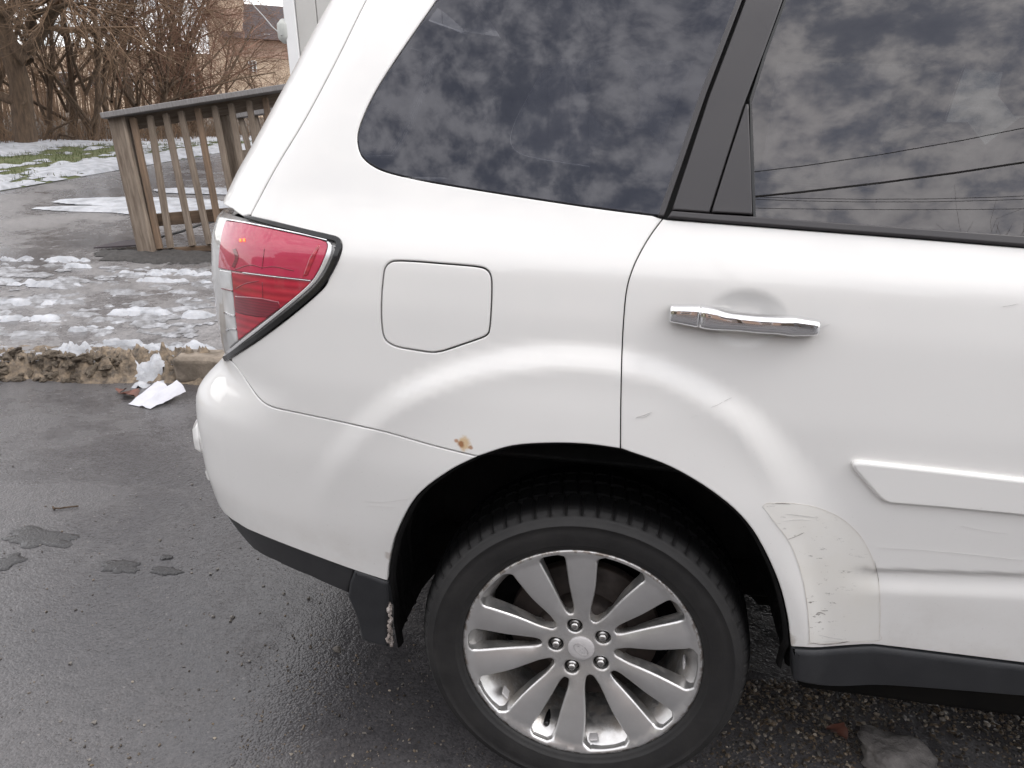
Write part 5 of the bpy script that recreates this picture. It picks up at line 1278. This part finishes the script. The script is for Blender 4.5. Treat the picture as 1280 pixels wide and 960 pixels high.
scatter('gravel', 700, (-60, 560, 560, 1000), .0012, .0042, 3, 'sparse grit scattered over the wet road', 2.0)
STN = [((422, 814), .010), ((291, 772), .006), ((288, 777), .005), ((263, 718), .005), ((272, 712), .0045), ((329, 733), .0045), ((355, 743), .0045), ((267, 771), .0045), ((386, 749), .006), ((312, 827), .004), ((118, 904), .005), ((240, 606), .005), ((200, 676), .005), ((1178, 900), .007), ((88, 830), .005)]
SLB = ['tan stone just below the arch cladding', 'larger stone of the close pair under the bumper corner', 'smaller stone of the close pair under the bumper corner', 'left stone of the small pair below the dark patches', 'right stone of the small pair below the dark patches', 'stone midway along the bumper cladding shadow', 'stone just below the bumper cladding, nearer the wheel', 'lone dark stone left of the stone pair by the bumper', 'dark stone close under the bumper cladding edge', 'stone lying alone left of the arch cladding tip', 'pale stone near the bottom left corner of the road', 'small stone beside the bumper ridge on the road', 'small stone right of the largest dark patch', 'pebble beneath the sill behind the concrete lump', 'small pale stone far left on the lower road']
for i, (px, s) in enumerate(STN):
    o = bpy.data.objects.new('loose_stone', SG[i % 6]); COL.objects.link(o); c = onZ(px); o.location = (c[0], c[1], s * .5); o.scale = (s * 1.2, s, s * .8); o.rotation_euler = (0, 0, i)
    tag(o, SLB[i], 'stone', 'small loose stones on the road')
bm = bmesh.new(); bmesh.ops.create_icosphere(bm, subdivisions=4, radius=1)
for v in bm.verts:
    q = v.co; k = 1 + .35 * mnoise.noise(q * 1.4 + Vector((3, 0, 0))) + .14 * mnoise.noise(q * 5) + .06 * mnoise.noise(q * 12); v.co = Vector((q.x * .085 * k, q.y * .062 * k, q.z * .035 * k))
cl = bmo('concrete_lump', bm, M['concrete_lump'], None, True); c = onZ((1122, 955)); cl.location = (c[0], c[1], .018); cl.rotation_euler = (0, 0, -.25); tag(cl, 'pale broken concrete lump on the ground under the sill', 'lump')

# ---------------------------------------------------------------- what stands behind the camera and shows only in the glass
def mirror_hit(p, ydist, off=-.003):
    """where the sight line through pixel p goes after the side glass, at the plane y = ydist"""
    u, z = inv(p); P = S(u, z); n = Nrm(u, 1.36 + (z - 1.36) * .3, .02); d = P - CP; d /= np.linalg.norm(d); r = d - 2 * (d @ n) * n
    return P + r * ((ydist - P[1]) / r[1])
def wire(pa, pm, pb, yd, rad, label, left=.11, right=26.0):
    """a sagging cable through three mirrored points, carried on past both ends"""
    A, Mm, B = (mirror_hit(p, yd) for p in (pa, pm, pb)); tm = (Mm[0] - A[0]) / (B[0] - A[0]); D = B - A
    sag = (Mm[2] - A[2] - D[2] * tm) / (tm * (1 - tm)); L = np.linalg.norm(D)
    P = [A + D * t + np.array([0, 0, sag * t * (1 - t)]) for t in np.linspace(-left, 1 + right / L, 25)]
    V, Fc = tubes([[(p, rad) for p in P]], 6); tag(mesh('overhead_cable', V, Fc, M['cable']), label, 'cable'); return P[0]
ends = [wire((942, 215), (1120, 190), (1280, 160), -9.0, .008, 'thin sloping overhead cable mirrored highest in the door window'),
        wire((942, 246), (1120, 226), (1280, 203), -9.6, .019, 'thick black overhead cable mirrored across the door window'),
        wire((942, 246), (1120, 249), (1280, 245), -12.0, .0065, 'thin level overhead cable mirrored below the thick cable'),
        wire((942, 249), (1120, 252.5), (1280, 249), -12.3, .0065, 'second thin level overhead cable mirrored below the thick cable'),
        wire((942, 260), (1120, 262), (1280, 261), -12.8, .0065, 'lowest thin overhead cable mirrored near the window sill')]
def pole(i, h, label):
    e_ = ends[i]; P_ = empty('utility_pole', (e_[0], e_[1], 0)); tag(P_, label, 'pole')
    V, Fc = tubes([[((0, 0, -.2), .12), ((0, 0, h * .5), .10), ((0, 0, h), .08)]], 12, True); mesh('shaft', V, Fc, M['bark'], P_)
    wbox('bracket', (0, .10, h - .45), (.06, .2, .06), M['meter_grey'], P_)
pole(1, max(ends[0][2], ends[1][2]) + .5, 'nearer timber utility pole carrying the thick cable'); pole(3, max(e[2] for e in ends[2:]) + .7, 'farther timber utility pole carrying the thin level cables')
def back_tree(px, yd, r, seed, label):
    g = mirror_hit(px, yd); tree('bare_tree', label, (g[0], yd, 0), max(2.0, g[2]) * .49, r, seed, (7, 6, 5, 4), (0, 0), .72, .0, .13, 'twig', 4, 'bare trees across the road')
back_tree((1205, 268), -13, .10, 51, 'tallest bare tree mirrored low in the door window')
back_tree((1150, 276), -13.6, .08, 52, 'lower bare tree mirrored left of the tallest one')
back_tree((1262, 277), -13.3, .09, 53, 'bare tree mirrored at the right edge of the door window')

# houses across the road: they show as dark and pale shapes in the chrome, and shut off the low sky
def house(x, y, w, d, h, rz, mat, label, nwin):
    H = empty('house', (x, y, 0), rz); tag(H, label, 'house', None)
    wbox('wall', (0, 0, h / 2), (w, d, h), mat, H)
    V = [(-w / 2 - .4, -d / 2 - .4, h), (w / 2 + .4, -d / 2 - .4, h), (w / 2 + .4, d / 2 + .4, h), (-w / 2 - .4, d / 2 + .4, h), (-w / 2 - .4, 0, h + d * .42), (w / 2 + .4, 0, h + d * .42)]
    mesh('roof', V, [(0, 1, 5, 4), (2, 3, 4, 5), (1, 2, 5), (3, 0, 4), (3, 2, 1, 0)], M['slate'], H, False)
    for k in range(nwin):
        for zz in (1.6, 4.2):
            f_ = wbox('window', (-w / 2 + w * (k + .5) / nwin, d / 2 + .02, zz), (1.1, .12, 1.5), M['trim_white'], H); wbox('pane', (0, .03, 0), (.9, .1, 1.3), M['dark_window'], f_)
M['siding_cream'] = simple('cream_siding', (.46, .42, .30), (.40, .37, .27), 4, .7); M['siding_grey'] = simple('grey_siding', (.28, .29, .30), (.24, .25, .26), 4, .7)
house(-13, -21, 9, 8, 5.6, .05, M['siding_cream'], 'cream house across the road mirrored in the chrome handle', 3)
house(1, -23, 10, 8, 5.4, -.04, M['stone_red'], 'red brown house across the road behind the overhead cables', 4)
house(15, -22, 9, 8, 5.8, .03, M['siding_grey'], 'grey house across the road opposite the front of the car', 3)

V = []; Fc = []; xs_ = np.linspace(-90, 90, 61)  # unseen ridge added to block low sky mirrored in the paint
for x in xs_:
    h_ = 9.5 + 1.6 * fbm(x * .06, 1, 2) + .9 * fbm(x * .4, 3, 2); V += [(x, -33, -.5), (x, -35, h_ * .8), (x, -39, h_), (x, -60, h_ * .7)]
for i in range(60):
    for k in range(3): Fc.append((i * 4 + k, i * 4 + k + 1, (i + 1) * 4 + k + 1, (i + 1) * 4 + k))
tag(mesh('sky_blocker', V, Fc, M['leaf_litter']), 'added brown ridge blocking low sky between the houses across the road', 'sky_blocker', None, 'structure')
